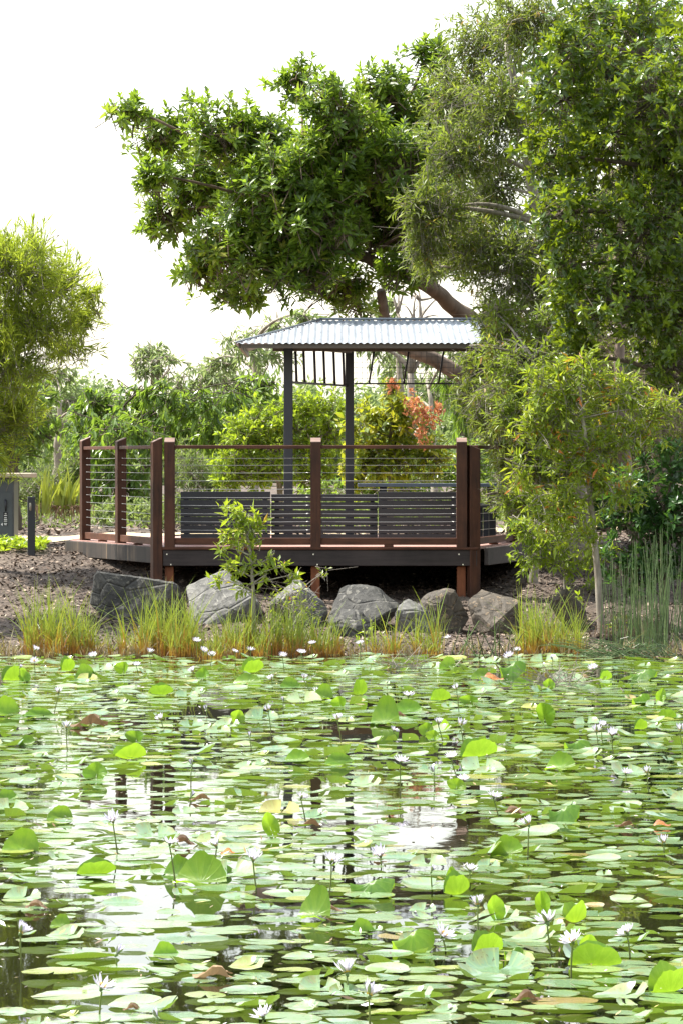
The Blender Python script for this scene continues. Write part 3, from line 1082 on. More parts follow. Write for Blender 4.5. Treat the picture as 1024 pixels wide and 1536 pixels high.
# wire mesh screen along the back
ymn = 28.32
zl2 = P(0, 575.5, ymn)[2]
ym = ymn * K
xm0, xm1 = posts_['bl'][0] + 0.055, posts_['fr'][0]
bb = Buf()
bb.beam((xm0, ym, zl2), (xm1, ym, zl2), 0.018, 0.018)
part(bb, 'screen_rail', M['steel'], sh, so_)
bb = Buf()
for x_ in np.arange(xm0 + 0.03, xm1, 0.065):
    bb.tube([(x_, ym, zl2), (x_, ym, zb_ + 0.1)], 0.0022, 4, cap=False)
for z_ in np.arange(zl2 + 0.065, zb_ + 0.1, 0.065):
    bb.tube([(xm0, ym + 0.004, z_), (xm1, ym + 0.004, z_)], 0.0022, 4, cap=False)
part(bb, 'wire_mesh', M['wire'], sh, so_)
for px_ in (553, 605, 657, 708):
    bb = Buf()
    bb.tube([P(px_, 0, ymn) * (1, 1, 0) + (0, -0.01, zl2), P(px_ + 9, 0, ymn) * (1, 1, 0) + (0, -0.01, zb_ + 0.1)], 0.012, 8)
    part(bb, 'rod', M['steel'], sh, so_, smooth=True)

# ------------------------------------------------------------------ barbecue cabinet and bollard on the left
ybn = 28.0
yb = ybn * K
bx0, bx1 = P(-34, 0, ybn)[0], P(20.5, 0, ybn)[0]
zb0 = float(gz(bx1, yb)) - 0.03
zb1 = P(0, 716.5, ybn)[2]
t = thing('barbecue_cabinet', 'grey steel barbecue cabinet with sand coloured slab top beside the path', 'barbecue', ((bx0 + bx1) / 2, yb + 0.3, zb0))
o_ = np.array(t.location)
bb = Buf()
bb.box(((bx0 + bx1) / 2, yb + 0.3, (zb0 + zb1) / 2), (bx1 - bx0, 0.6, zb1 - zb0))
part(bb, 'body', M['grey_steel'], t, o_, 0.006)
bb = Buf()
xs0, xs1 = P(-48, 0, ybn)[0], P(48, 0, ybn)[0]
bb.box(((xs0 + xs1) / 2, yb + 0.29, zb1 + 0.028), (xs1 - xs0, 0.8, 0.054))
top_ = part(bb, 'slab_top', M['stone_top'], t, o_, 0.006)
fc = bpy.data.curves.new('lettering', 'FONT')
fc.body = 'BBQ'
fc.size = 0.038
fc.align_x = 'CENTER'
fc.align_y = 'CENTER'
fc.extrude = 0.001
fo = bpy.data.objects.new('lettering', fc)
COL.objects.link(fo)
fo.data.materials.append(M['white'])
fo.parent = t
pt = P(24.5, 713, ybn)
fo.location = Vector(pt) - Vector(o_)
fo.location.y = yb - 0.1125 - o_[1]
fo.rotation_euler = (PI / 2, 0, 0)
bpy.context.view_layer.update()
lme = bpy.data.meshes.new_from_object(fo.evaluated_get(bpy.context.evaluated_depsgraph_get()))
lo_ = bpy.data.objects.new('lettering', lme)
COL.objects.link(lo_)
lo_.parent, lo_.location, lo_.rotation_euler = t, fo.location, fo.rotation_euler
bpy.data.objects.remove(fo)
lo_.name = 'lettering'
bb = Buf()
zs_ = P(0, 738, ybn)[2]
bb.box(((bx0 + bx1) / 2, yb - 0.006, (zb0 + 0.12 + zs_) / 2), (bx1 - bx0 - 0.03, 0.012, zs_ - zb0 - 0.12))
dr = part(bb, 'door', M['grey_steel'], t, o_, 0.003)
bb = Buf()
c0, c1 = P(9.5, 767, ybn), P(9, 749, ybn)
bb.tube([(c0[0], yb - 0.03, c0[2]), (c0[0], yb - 0.04, (c0[2] + c1[2]) / 2), (c1[0], yb - 0.03, c1[2])], [0.008, 0.014, 0.012], 8)
part(bb, 'handle', M['black'], dr, o_, smooth=True)
bb = Buf()
c0, c1 = P(5.5, 789, ybn), P(12.5, 768, ybn)
bb.box(((c0[0] + c1[0]) / 2, yb - 0.015, (c0[2] + c1[2]) / 2), (c1[0] - c0[0], 0.005, c1[2] - c0[2]))
ip = part(bb, 'instruction_plate', M['black'], t, o_)
bb = Buf()
for yy, hw in ((770.5, 1.2), (773.2, 2.2), (776.5, 1.8), (779, 2.4), (781.6, 2.5), (785, 2.3), (787, 1.7)):
    c = P(9, yy, ybn)
    bb.box((c[0], yb - 0.0185, c[2]), (hw * 2 * yb / F, 0.002, 0.009))
c = P(3.2, 786.5, ybn)
bb.add([(c[0] + 0.012, yb - 0.0145, c[2] - 0.02), (c[0] + 0.012, yb - 0.0145, c[2] + 0.02), (c[0] - 0.01, yb - 0.0145, c[2])], tris=[(0, 1, 2)])
part(bb, 'printed_marks', M['white'], ip, o_)

ybn = 26.9
yb = ybn * K
c = P(47.5, 832, ybn)
zg = float(gz(c[0], yb))
zt = P(0, 745, ybn)[2]
t = thing('bollard_light', 'slim black square bollard light standing in the mulch by the path', 'bollard', (c[0], yb, zg))
o_ = np.array(t.location)
bb = Buf()
bb.box((c[0], yb, (zg - 0.1 + zt) / 2), (0.086, 0.086, zt - zg + 0.1), 0.12)
part(bb, 'body', M['black'], t, o_, 0.004)
bb = Buf()
c = P(46.5, 760, ybn)
bb.tube([(c[0], yb - 0.041, c[2] - 0.045), (c[0], yb - 0.043, c[2]), (c[0], yb - 0.041, c[2] + 0.045)], [0.012, 0.015, 0.012], 8)
part(bb, 'lens', M['lens'], t, o_, smooth=True)

# ------------------------------------------------------------------ rocks
def rock(px0, px1, py0, py1, Y, mat, label, seed, flat=0.0, pts=15):
    rn = random.Random(seed)
    x0, x1 = P(px0, 0, Y)[0], P(px1, 0, Y)[0]
    zt, zb = P(0, py0, Y)[2], P(0, py1, Y)[2] - 0.12
    cx_, cz_ = (x0 + x1) / 2, (zt + zb) / 2
    rx, rz_ = (x1 - x0) / 2, (zt - zb) / 2
    ry = min(rx, rz_ * 1.3) * 0.95
    bm = bmesh.new()
    for k in range(pts):
        u = rn.uniform(-1, 1)
        a = k * 2.39996 + rn.uniform(-0.4, 0.4)
        r = math.sqrt(1 - u * u)
        p = Vector((r * math.cos(a), r * math.sin(a), u))
        e = 2.6 + flat
        nrm = (abs(p.x) ** e + abs(p.y) ** e + abs(p.z) ** e) ** (1 / e)
        p = p / nrm * rn.uniform(0.86, 1.04)
        bm.verts.new((p.x * rx, p.y * ry, p.z * rz_))
    bmesh.ops.convex_hull(bm, input=bm.verts[:])
    for vv in [v_ for v_ in bm.verts if not v_.link_faces]:
        bm.verts.remove(vv)
    bmesh.ops.bevel(bm, geom=bm.edges[:], offset=0.022, segments=1, affect='EDGES')
    bmesh.ops.triangulate(bm, faces=bm.faces[:])
    for _ in range(4):
        long = [e_ for e_ in bm.edges if e_.calc_length() > 0.05]
        if not long:
            break
        bmesh.ops.subdivide_edges(bm, edges=long, cuts=1)
        bmesh.ops.triangulate(bm, faces=[f_ for f_ in bm.faces if len(f_.verts) > 3])
    off = Vector((seed * 3.1, seed, 0))
    # fit exactly to the wanted extent
    mnx = min(v_.co.x for v_ in bm.verts); mxx = max(v_.co.x for v_ in bm.verts)
    mnz = min(v_.co.z for v_ in bm.verts); mxz = max(v_.co.z for v_ in bm.verts)
    for v_ in bm.verts:
        v_.co.x = ((v_.co.x - mnx) / (mxx - mnx) * 2 - 1) * rx
        v_.co.z = ((v_.co.z - mnz) / (mxz - mnz) * 2 - 1) * rz_
        n_ = mnoise.noise(v_.co * 4 + off) * 0.012 + mnoise.noise(v_.co * 14 + off) * 0.010 + abs(mnoise.noise(v_.co * 7.0 + off)) * -0.014
        v_.co += v_.co.normalized() * n_
    me = bpy.data.meshes.new('boulder')
    bm.to_mesh(me)
    bm.free()
    me.materials.append(mat)
    o = bpy.data.objects.new('boulder', me)
    COL.objects.link(o)
    o.location = (cx_, Y * K + ry * 0.3, cz_)
    tag(o, label, 'rock', 'boulders along the pond bank')
    return o


rock(132, 284, 856, 946, 23.9, M['rock_dark'], 'wide dark grey angular boulder on the mulch, the largest and leftmost rock', 3, 3.0, 11)
rock(277, 394, 856, 925, 24.25, M['rock_pale'], 'pale grey flat topped boulder behind the slender sapling', 8, 1.5, 11)
rock(404, 492, 868, 935, 24.15, M['rock_pale'], 'mid grey boulder half hidden behind the twiggy bush right of the sapling', 21, 1.0, 11)
rock(492, 603, 877, 952, 24.0, M['rock_dark'], 'blocky charcoal boulder with a straight flat top under the deck edge', 5, 9.0, 16)
rock(494, 560, 914, 955, 23.7, M['rock_dark'], 'low dark stone tucked against the foot of the blocky charcoal boulder', 35, 1.0, 13)
rock(591, 650, 898, 956, 23.8, M['rock_pale'], 'small grey wedge of rock leaning on the rounded boulder', 14, 1.0, 9)
rock(622, 703, 882, 958, 23.9, M['rock_brown'], 'rounded brown grey boulder beside the dark deck post', 17, 1.0, 13)
rock(702, 784, 886, 956, 23.9, M['rock_brown'], 'reddish brown boulder right of the post with a sloping right side', 27, 1.5, 11)
rock(826, 882, 884, 950, 24.0, M['rock_brown'], 'dark pointed rock standing alone near the young tree', 9, 0.0, 9)

# ------------------------------------------------------------------ foliage
LEAF_BIG = (np.array([(0, 0, 0), (0.28, 0.5, 0.05), (0.3, 0, 0), (0.28, -0.5, 0.05), (0.66, 0.46, 0.0), (0.68, 0, -0.05), (0.66, -0.46, 0.0), (1, 0, -0.14)]),
            np.array([(0, 2, 1), (0, 3, 2), (1, 2, 5), (1, 5, 4), (2, 3, 6), (2, 6, 5), (4, 5, 7), (5, 6, 7)]))
LEAF_SMALL = (np.array([(0, 0, 0), (0.45, 0.5, 0.05), (1, 0, -0.05), (0.45, -0.5, 0.05)]), np.array([(0, 3, 2), (0, 2, 1)]))


def norm(a):
    return a / (np.linalg.norm(a, axis=-1, keepdims=True) + 1e-9)


def put_leaves(buf, tmpl, pos, d, up, L, W, tint):
    tv, tf = tmpl
    d = norm(d)
    s = norm(np.cross(up, d))
    n_ = np.cross(d, s)
    L = L[:, None, None]
    W = np.broadcast_to(np.asarray(W, float), (len(pos),))[:, None, None]
    V = pos[:, None] + L * (tv[None, :, 0:1] * d[:, None] + W * tv[None, :, 1:2] * s[:, None] + tv[None, :, 2:3] * n_[:, None])
    k = len(tv)
    f = tf[None] + (np.arange(len(pos)) * k)[:, None, None]
    buf.add(V.reshape(-1, 3), tris=f.reshape(-1, 3), tint=np.repeat(tint, k))


def rnd_dir(n):
    return norm(RNG.normal(size=(n, 3)))


def bez(a, b_, sag=0.0, n=8, jit=0.0):
    a, b_ = np.asarray(a, float), np.asarray(b_, float)
    t = np.linspace(0, 1, n)[:, None]
    m = (a + b_) / 2 + np.array([0, 0, sag]) + RNG.normal(0, 1, 3) * jit
    return a * (1 - t) ** 2 + 2 * m * t * (1 - t) + b_ * t ** 2


def sample_blob(c, r, n, shell=0.45):
    d = rnd_dir(n)
    rad = RNG.uniform(shell ** 2, 1, n) ** 0.5
    # lumpy outline
    l = 1 + 0.22 * np.sin(d[:, 0] * 5 + c[0] * 9) * np.sin(d[:, 2] * 6 + c[2] * 7) + 0.12 * RNG.normal(size=n)
    return c + d * rad[:, None] * r * l[:, None], d


def tree(name, label, cat, base, blobs, leaf, style, mat, bark, dens, trunk_r=0.1, trunk_pts=None, group=None, L=0.1, W=0.35, k=10,
         twig=0.3, up=0.4, droop=0.0, depth=1.0, shell=0.45, Ljit=0.3, twig_r=0.004, extra=None, nlimb=4, tint_mu=0.45, tint_sd=0.2, twig_frac=1.0, bare=0, limb_r=1.0):
    """base: world point; blobs: (px, py, rx, ry, Y) ellipses of foliage; dens: twigs per square metre of ellipse"""
    global RNG
    RNG = np.random.default_rng(zlib.crc32(label.encode()))      # every plant has its own stream
    t = thing(name, label, cat, base, group)
    o_ = np.array(t.location)
    wood, leaves = Buf(), Buf()
    tp = [np.asarray(base, float) - (0, 0, 0.15)] + [np.asarray(p, float) for p in (trunk_pts or [])]
    cs = []
    for (px_, py_, rx, ry, Y) in blobs:
        c = P(px_, py_, Y)
        s_ = Y * K / F
        r = np.array([rx * s_, (rx + ry) / 2 * s_ * depth, ry * s_])
        cs.append((c, r))
    if len(tp) == 1:
        top = np.mean([c for c, r in cs], 0)
        tp += [tp[0] * 0.5 + top * 0.5 + (0, 0, 0.1), top]
    tp = np.array(tp)
    tpi = np.linspace(0, len(tp) - 1, 4 * len(tp))
    path = np.stack([np.interp(tpi, range(len(tp)), tp[:, j]) for j in range(3)], -1)
    for _ in range(2):
        path[1:-1] = (path[:-2] + 2 * path[1:-1] + path[2:]) / 4
    path[1:-1] += RNG.normal(0, trunk_r * 0.14, path[1:-1].shape)
    rads = np.linspace(trunk_r, trunk_r * 0.35, len(path))
    rads[0] *= 1.25
    wood.tube(path, rads, 9)
    for c, r in cs:
        hi = path[max(1, len(path) // 3):]
        kk = np.argmin(np.linalg.norm(hi - c, axis=1) + 0.6 * np.maximum(0, hi[:, 2] - c[2] + 0.1))
        st = hi[kk]
        dist = np.linalg.norm(c - st)
        r0 = min(trunk_r * 0.4, 0.010 + 0.018 * dist) * limb_r
        if dist > 0.002:
            lb = bez(st, c, 0.12 * dist, 9, 0.08 * dist)
            wood.tube(lb, np.linspace(r0, r0 * 0.45, 9), 6)
        area = PI * r[0] * r[2]
        nt_ = max(4, int(dens * area))
        p, d = sample_blob(c, r, nt_, shell)
        out = norm(d / r * r.mean())
        tw = norm(out * 0.7 + RNG.normal(size=(nt_, 3)) * 0.45 + np.array([0, 0, up]))
        tl = twig * RNG.uniform(0.6, 1.3, nt_)
        a0 = p - tw * tl[:, None] * 0.7
        p1 = p + tw * tl[:, None] * 0.3
        p1[:, 2] -= droop * tl * 0.6
        tw = norm(p1 - a0)
        # forks from the limb end
        for q_ in range(nlimb):
            tgt = a0[RNG.integers(nt_)]
            wood.tube(bez(c, tgt, 0.02, 5, 0.03), np.linspace(r0 * 0.45, twig_r * 1.3, 5), 5)
        m_ = RNG.random(nt_) < twig_frac
        wood.sticks(a0[m_], p1[m_], twig_r, twig_r * 0.45, RNG.random(m_.sum()))
        m_ = RNG.random(nt_) < 0.35 * twig_frac
        inner = c + (a0[m_] - c) * RNG.uniform(0.3, 0.8, (m_.sum(), 1))
        wood.sticks(inner, a0[m_], twig_r * 1.5, twig_r, RNG.random(m_.sum()))
        if bare:
            nb = int(bare * area)
            pb, db = sample_blob(c, r, nb, 0.2)
            tb_ = norm(rnd_dir(nb) + db * 0.4 + np.array([0, 0, -droop]))
            wood.sticks(pb, pb + tb_ * RNG.uniform(0.1, 0.35, (nb, 1)), twig_r * 0.8, twig_r * 0.35, RNG.random(nb))
        ctint = np.clip(RNG.normal(tint_mu, tint_sd, nt_), 0, 1)
        if style == 'rosette':
            ax = norm(out * 0.55 + RNG.normal(size=(nt_, 3)) * 0.3 + np.array([0, 0, up]))
            s1 = norm(np.cross(ax, RNG.normal(size=(nt_, 3))))
            s2 = np.cross(ax, s1)
            for j in range(k):
                th = np.radians(28 + 62 * (j / k)) + RNG.normal(0, 0.13, nt_)
                az = j * 2.399 + RNG.normal(0, 0.2, nt_)
                rd = np.cos(az)[:, None] * s1 + np.sin(az)[:, None] * s2
                dd = np.cos(th)[:, None] * ax + np.sin(th)[:, None] * rd
                dd[:, 2] -= droop * (j / k)
                ll = L * (1 + RNG.normal(0, Ljit * 0.6, nt_)) * (0.6 + 0.4 * j / k)
                put_leaves(leaves, leaf, p1 - ax * (0.06 * L * j), dd, ax + RNG.normal(0, 0.15, (nt_, 3)), np.clip(ll, 0.3 * L, 2 * L), W, np.clip(ctint + RNG.normal(0, 0.12, nt_), 0, 1))
        else:
            s1 = norm(np.cross(tw, RNG.normal(size=(nt_, 3))))
            s2 = np.cross(tw, s1)
            for j in range(k):
                f = RNG.uniform(0.12, 1.0, nt_)
                pos = a0 + (p1 - a0) * f[:, None]
                az = j * 2.399 + RNG.normal(0, 0.4, nt_)
                rd = np.cos(az)[:, None] * s1 + np.sin(az)[:, None] * s2
                th = np.radians(50 if style == 'alt' else 24) + RNG.normal(0, 0.2, nt_)
                dd = np.cos(th)[:, None] * tw + np.sin(th)[:, None] * rd
                dd[:, 2] -= droop
                ll = L * np.clip(1 + RNG.normal(0, Ljit, nt_), 0.4, 1.8)
                un = norm(np.array([0, 0, 1.0]) + RNG.normal(0, 0.5, (nt_, 3)) + tw * 0.3)
                put_leaves(leaves, leaf, pos, dd, un, ll, W, np.clip(ctint + RNG.normal(0, 0.14, nt_), 0, 1))
    wood.build('trunk', bark, t, o_, smooth=True)
    leaves.build('crown', mat, t, o_)
    if extra:
        extra(t, o_)
    return t


def gp(px_, Y, dz=0.0):
    x, y = P(px_, 0, Y)[:2]
    return np.array([x, y, float(gz(x, y)) + dz])


def Bl(Y, *l, jy=0.0):
    return [(a, b_, c, d, Y + jy * math.sin(a * 12.9898 + b_ * 78.233)) for (a, b_, c, d) in l]


def low_limb(t, o_):
    lb = Buf()
    pts = np.array([P(785, 615, 30.3), P(735, 578, 30.2), P(690, 558, 30.1), P(645, 540, 30), P(605, 522, 29.9), P(580, 490, 29.8), P(570, 440, 29.6)])
    lb.tube(pts + RNG.normal(0, 0.02, pts.shape), np.linspace(0.13, 0.06, 7), 9)
    lb.build('limb', M['bark_paper'], t, o_, smooth=True)


# --- fig tree hanging over the shelter
tree('fig_tree', 'big dark green fig tree with leathery leaf rosettes spreading over the shelter roof', 'tree', gp(800, 30.5),
     Bl(29, (200, 165, 34, 22), (245, 195, 46, 38), (325, 190, 44, 48), (385, 215, 55, 52), (300, 275, 68, 60), (250, 320, 38, 34), (232, 262, 30, 26),
        (450, 122, 34, 30), (505, 170, 55, 55), (570, 130, 40, 34), (600, 190, 55, 60), (640, 82, 30, 26), (430, 290, 85, 75), (550, 280, 85, 75),
        (660, 375, 46, 40), (690, 320, 50, 60), (520, 205, 46, 44), (590, 320, 50, 46), (490, 232, 60, 46), (425, 225, 46, 42), (560, 228, 60, 46), (380, 300, 56, 50), (470, 275, 60, 44), (610, 245, 50, 50), (500, 345, 60, 40), (600, 345, 50, 40), (340, 370, 62, 52), (440, 395, 78, 50), (362, 432, 44, 26), (515, 425, 55, 30), (295, 405, 34, 28), (640, 300, 58, 70), (610, 400, 40, 34),
        (535, 455, 28, 14), (670, 180, 60, 90), (470, 335, 80, 65), jy=0.8),
     LEAF_BIG, 'rosette', M['ficus'], M['bark_fig'], 195, 0.15, [P(790, 620, 30.4), P(750, 530, 30.2), P(700, 474, 30), P(640, 428, 29.6), P(580, 402, 29.4), P(510, 370, 29.2), P(450, 330, 29)],
     L=0.155, W=0.32, k=13, twig=0.35, up=0.75, droop=0.12, depth=1.1, shell=0.35, limb_r=0.6, twig_r=0.008, tint_mu=0.5, tint_sd=0.22, nlimb=6, extra=low_limb)

# --- narrow leaved tree in front of the shelter's right end
tree('narrow_leaf_tree', 'tall grey green tree with fine narrow leaves hiding the right end of the roof', 'tree', gp(870, 26.3),
     Bl(25.8, (730, 60, 70, 62), (790, 30, 70, 60), (690, 150, 62, 62), (755, 170, 70, 80), (685, 230, 58, 56), (740, 280, 70, 70), (655, 320, 52, 50),
        (705, 370, 70, 55), (635, 365, 34, 40), (625, 310, 30, 40), (650, 400, 34, 26), (765, 400, 70, 80), (760, 490, 46, 66), (735, 560, 38, 52), (780, 610, 56, 66), (722, 612, 32, 34),
        (765, 690, 34, 30), (800, 680, 40, 50), (760, 740, 30, 24), (715, 550, 26, 34), (750, 500, 30, 40), (715, 590, 34, 34), (745, 650, 36, 34), (825, 560, 60, 80), (840, 670, 50, 60), (830, 440, 50, 90), (735, 465, 22, 34), jy=0.5),
     LEAF_SMALL, 'alt', M['fine'], M['twig'], 300, 0.1, [P(865, 650, 26.3), P(820, 400, 26.1), P(780, 200, 26), P(760, 60, 25.9)],
     L=0.09, W=0.22, k=10, twig=0.30, up=0.05, droop=0.2, depth=0.65, shell=0.25, twig_r=0.0032, tint_mu=0.38, tint_sd=0.25, nlimb=6, bare=240)

# --- glossy leaved tree on the right edge
tree('laurel_tree', 'dense glossy leaved green tree filling the right edge, its left side bright in the sun', 'tree', gp(1075, 25.0),
     Bl(24.6, (865, 70, 60, 52), (930, 30, 90, 66), (845, 150, 62, 56), (828, 232, 48, 46), (838, 320, 46, 56), (848, 400, 40, 50), (860, 470, 38, 50),
        (920, 200, 95, 90), (960, 350, 90, 90), (930, 450, 80, 60), (980, 150, 80, 90), (1010, 260, 80, 100), (1000, 470, 70, 60), (1075, 350, 90, 200),
        (870, 535, 30, 26), (1005, 545, 55, 36), (1080, 120, 80, 140), jy=0.4),
     LEAF_BIG, 'rosette', M['glossy'], M['bark_dark'], 210, 0.16, [P(1068, 650, 25), P(1030, 400, 24.9), P(1000, 200, 24.8), P(960, 60, 24.8)],
     L=0.115, W=0.38, k=9, twig=0.26, up=0.35, droop=0.15, depth=1.0, shell=0.4, twig_r=0.004, tint_mu=0.34, tint_sd=0.24, nlimb=6, bare=60)

# --- young tree with pale trunk on the right bank
tree('young_tree', 'slender young tree with pale trunk and yellow green leaves on the right bank', 'tree', gp(905, 23.7),
     Bl(23.6, (858, 600, 42, 48), (828, 645, 34, 44), (880, 680, 40, 40), (850, 740, 46, 36), (842, 560, 32, 34), (905, 640, 26, 38), (805, 745, 24, 32), (880, 560, 30, 36), (850, 690, 50, 40), (830, 770, 36, 30), (900, 720, 30, 30), (930, 660, 26, 34), (840, 620, 40, 40), (930, 590, 40, 40), (960, 640, 40, 40), (930, 730, 36, 40), (800, 640, 34, 40), (810, 580, 34, 40), (780, 700, 26, 30), (870, 800, 36, 30), (990, 610, 40, 40)),
     LEAF_SMALL, 'alt', M['young'], M['bark_pale'], 150, 0.042, [P(893, 850, 23.7), P(885, 740, 23.65), P(878, 660, 23.6), P(866, 570, 23.6)],
     L=0.085, W=0.26, k=11, twig=0.3, up=0.25, droop=0.2, depth=0.6, shell=0.2, twig_r=0.003, tint_mu=0.55, tint_sd=0.22, limb_r=0.6)

tree('bright_fine_tree', 'light green fine leaved tree spilling over the right end of the railing', 'tree', gp(800, 25.6),
     Bl(25.3, (770, 560, 40, 60), (735, 560, 26, 40), (800, 620, 50, 50), (752, 625, 30, 36), (790, 690, 40, 44), (830, 560, 40, 60), (840, 700, 44, 40), (745, 510, 24, 34), (810, 500, 50, 50),
        (870, 610, 40, 50), (765, 745, 26, 24), (860, 520, 44, 40), (905, 590, 40, 44), (840, 450, 36, 40), (745, 470, 26, 30), (730, 520, 18, 24), (800, 760, 40, 36), (900, 660, 50, 50), (950, 600, 40, 40), jy=0.3),
     LEAF_SMALL, 'alt', M['finebright'], M['twig'], 230, 0.05, [P(808, 740, 25.6), P(805, 640, 25.5), P(800, 540, 25.4)],
     L=0.085, W=0.23, k=10, twig=0.3, up=0.05, droop=0.2, depth=0.6, shell=0.15, twig_r=0.003, tint_mu=0.5, tint_sd=0.25, nlimb=5, bare=90)
for k_, (px_, Y_, lab_) in enumerate(((852, 24.6, 'small green weed on the mulch below the light green shrub'), (925, 23.6, 'leafy weed among the dry grass beside the pale trunk'), (880, 25.2, 'low weed on the mulch behind the dark pointed rock'))):
    pz = gp(px_, Y_)
    pyy = 695 + (EYE - pz[2]) * F / pz[1]
    tree('leafy_weed', lab_, 'plant', pz, Bl(Y_, (px_, pyy - 16, 18, 16), (px_ + 18, pyy - 10, 14, 10)), LEAF_SMALL, 'alt', M['bright'], M['twig'], 170, 0.006, None,
         L=0.06, W=0.32, k=7, twig=0.16, up=0.7, shell=0.05, twig_r=0.002)

tree('weeping_shrub', 'light green leafy shrub leaning over the right end of the deck', 'shrub', gp(850, 24.2),
     Bl(24.1, (800, 795, 38, 26), (825, 822, 38, 28), (785, 800, 22, 20), (845, 790, 30, 34), (850, 850, 18, 20), (880, 825, 36, 36), (805, 835, 34, 26), (860, 765, 36, 36), (775, 780, 18, 18)),
     LEAF_SMALL, 'alt', M['bright'], M['twig'], 170, 0.02, [P(845, 830, 24.2), P(830, 800, 24.1)],
     L=0.075, W=0.28, k=10, twig=0.25, up=0.0, droop=0.3, depth=0.9, shell=0.2, twig_r=0.003, tint_mu=0.4)

tree('dark_leaf_shrub', 'dark green broad leaved shrub behind the tall rushes at the right edge', 'shrub', gp(1000, 23.9),
     Bl(23.9, (985, 745, 55, 52), (1015, 800, 50, 56), (950, 790, 40, 46), (965, 850, 46, 36), (1060, 780, 60, 90), (940, 740, 30, 36), (1010, 690, 50, 36), (930, 850, 30, 30)),
     LEAF_BIG, 'rosette', M['darkshrub'], M['bark_dark'], 150, 0.04, [P(995, 850, 23.9), P(990, 780, 23.9)],
     L=0.12, W=0.36, k=9, twig=0.25, up=0.4, droop=0.15, depth=0.9, shell=0.3)

# --- paperbark trunks and thicket behind, on the right
for pxs, Y, r0, lab in (((962, 935, 925), 27.0, 0.11, 'paperbark tree with flaking pale brown trunk, the more upright of two in the thicket'),
                        ((1005, 985, 1040), 27.6, 0.10, 'paperbark tree with flaking brown trunk that bends to the right edge')):
    tree('paperbark_tree', lab, 'tree', gp(pxs[0], Y),
         Bl(Y + 0.3, (pxs[2], 380, 90, 120), (pxs[2] - 20, 520, 70, 70), (pxs[2] + 40, 250, 80, 120), (pxs[1] - 40, 640, 60, 70), (pxs[1] + 30, 640, 50, 80), (pxs[1] - 70, 560, 60, 60)),
         LEAF_SMALL, 'alt', M['fine'], M['bark_paper'], 90, r0, [P(pxs[1], 700, Y), P(pxs[1] - 6, 560, Y), P(pxs[2], 300, Y)],
         L=0.08, W=0.18, k=10, twig=0.35, up=0.0, droop=0.4, depth=1.0, shell=0.1, twig_r=0.004, bare=260, tint_mu=0.45, group=None)

tree('tall_thicket_tree', 'tall shaded tree closing the view behind the right hand trees', 'tree', gp(1000, 33),
     Bl(33, (860, 120, 110, 150), (960, 100, 110, 150), (1060, 200, 130, 200), (850, 330, 90, 130), (960, 400, 120, 150), (860, 540, 90, 110), (980, 620, 130, 130), (1080, 520, 120, 160), (860, 700, 80, 90), (960, 780, 120, 80)),
     LEAF_SMALL, 'alt', M['darkshrub'], M['bark_grey'], 55, 0.2, [P(990, 500, 33), P(960, 250, 33)],
     L=0.18, W=0.4, k=11, twig=0.5, up=0.1, droop=0.3, depth=0.7, shell=0.1, twig_r=0.008, bare=20)

# --- feathery tree on the left
tree('feathery_tree', 'light green feathery tree with needle leaves at the left edge', 'tree', gp(-75, 26.2),
     Bl(25.8, (30, 405, 70, 50), (85, 425, 55, 38), (122, 470, 40, 34), (60, 480, 80, 50), (15, 545, 70, 60), (-25, 640, 62, 70), (135, 440, 22, 20),
        (-60, 480, 110, 140), (25, 620, 36, 50), (100, 520, 44, 26), (-10, 380, 50, 30), (50, 375, 30, 26), jy=0.4) + Bl(24.2, (-200, 330, 80, 90), (-290, 280, 100, 90), (-370, 350, 100, 100), (-250, 430, 90, 60)),  # nearer group: unseen foliage added out of frame to shade the left bank
     LEAF_SMALL, 'needle', M['feather'], M['bark_grey'], 230, 0.1, [P(-72, 720, 26.2), P(-40, 600, 26.1), P(0, 520, 26), P(60, 450, 25.9)],
     L=0.12, W=0.075, k=18, twig=0.46, up=0.35, droop=-0.05, depth=0.75, shell=0.2, twig_r=0.003, tint_mu=0.72, tint_sd=0.25, nlimb=8, limb_r=0.45)
tree('shaded_left_tree', 'darker bushy tree behind the feathery tree and above the barbecue', 'tree', gp(20, 33),
     Bl(33, (40, 590, 46, 50), (10, 650, 55, 50), (-40, 600, 60, 90), (60, 650, 34, 40)),
     LEAF_SMALL, 'alt', M['broad'], M['bark_dark'], 80, 0.12, None, L=0.13, W=0.3, k=11, twig=0.4, up=0.1, droop=0.3, depth=0.8, shell=0.2, twig_r=0.006, tint_mu=0.35)

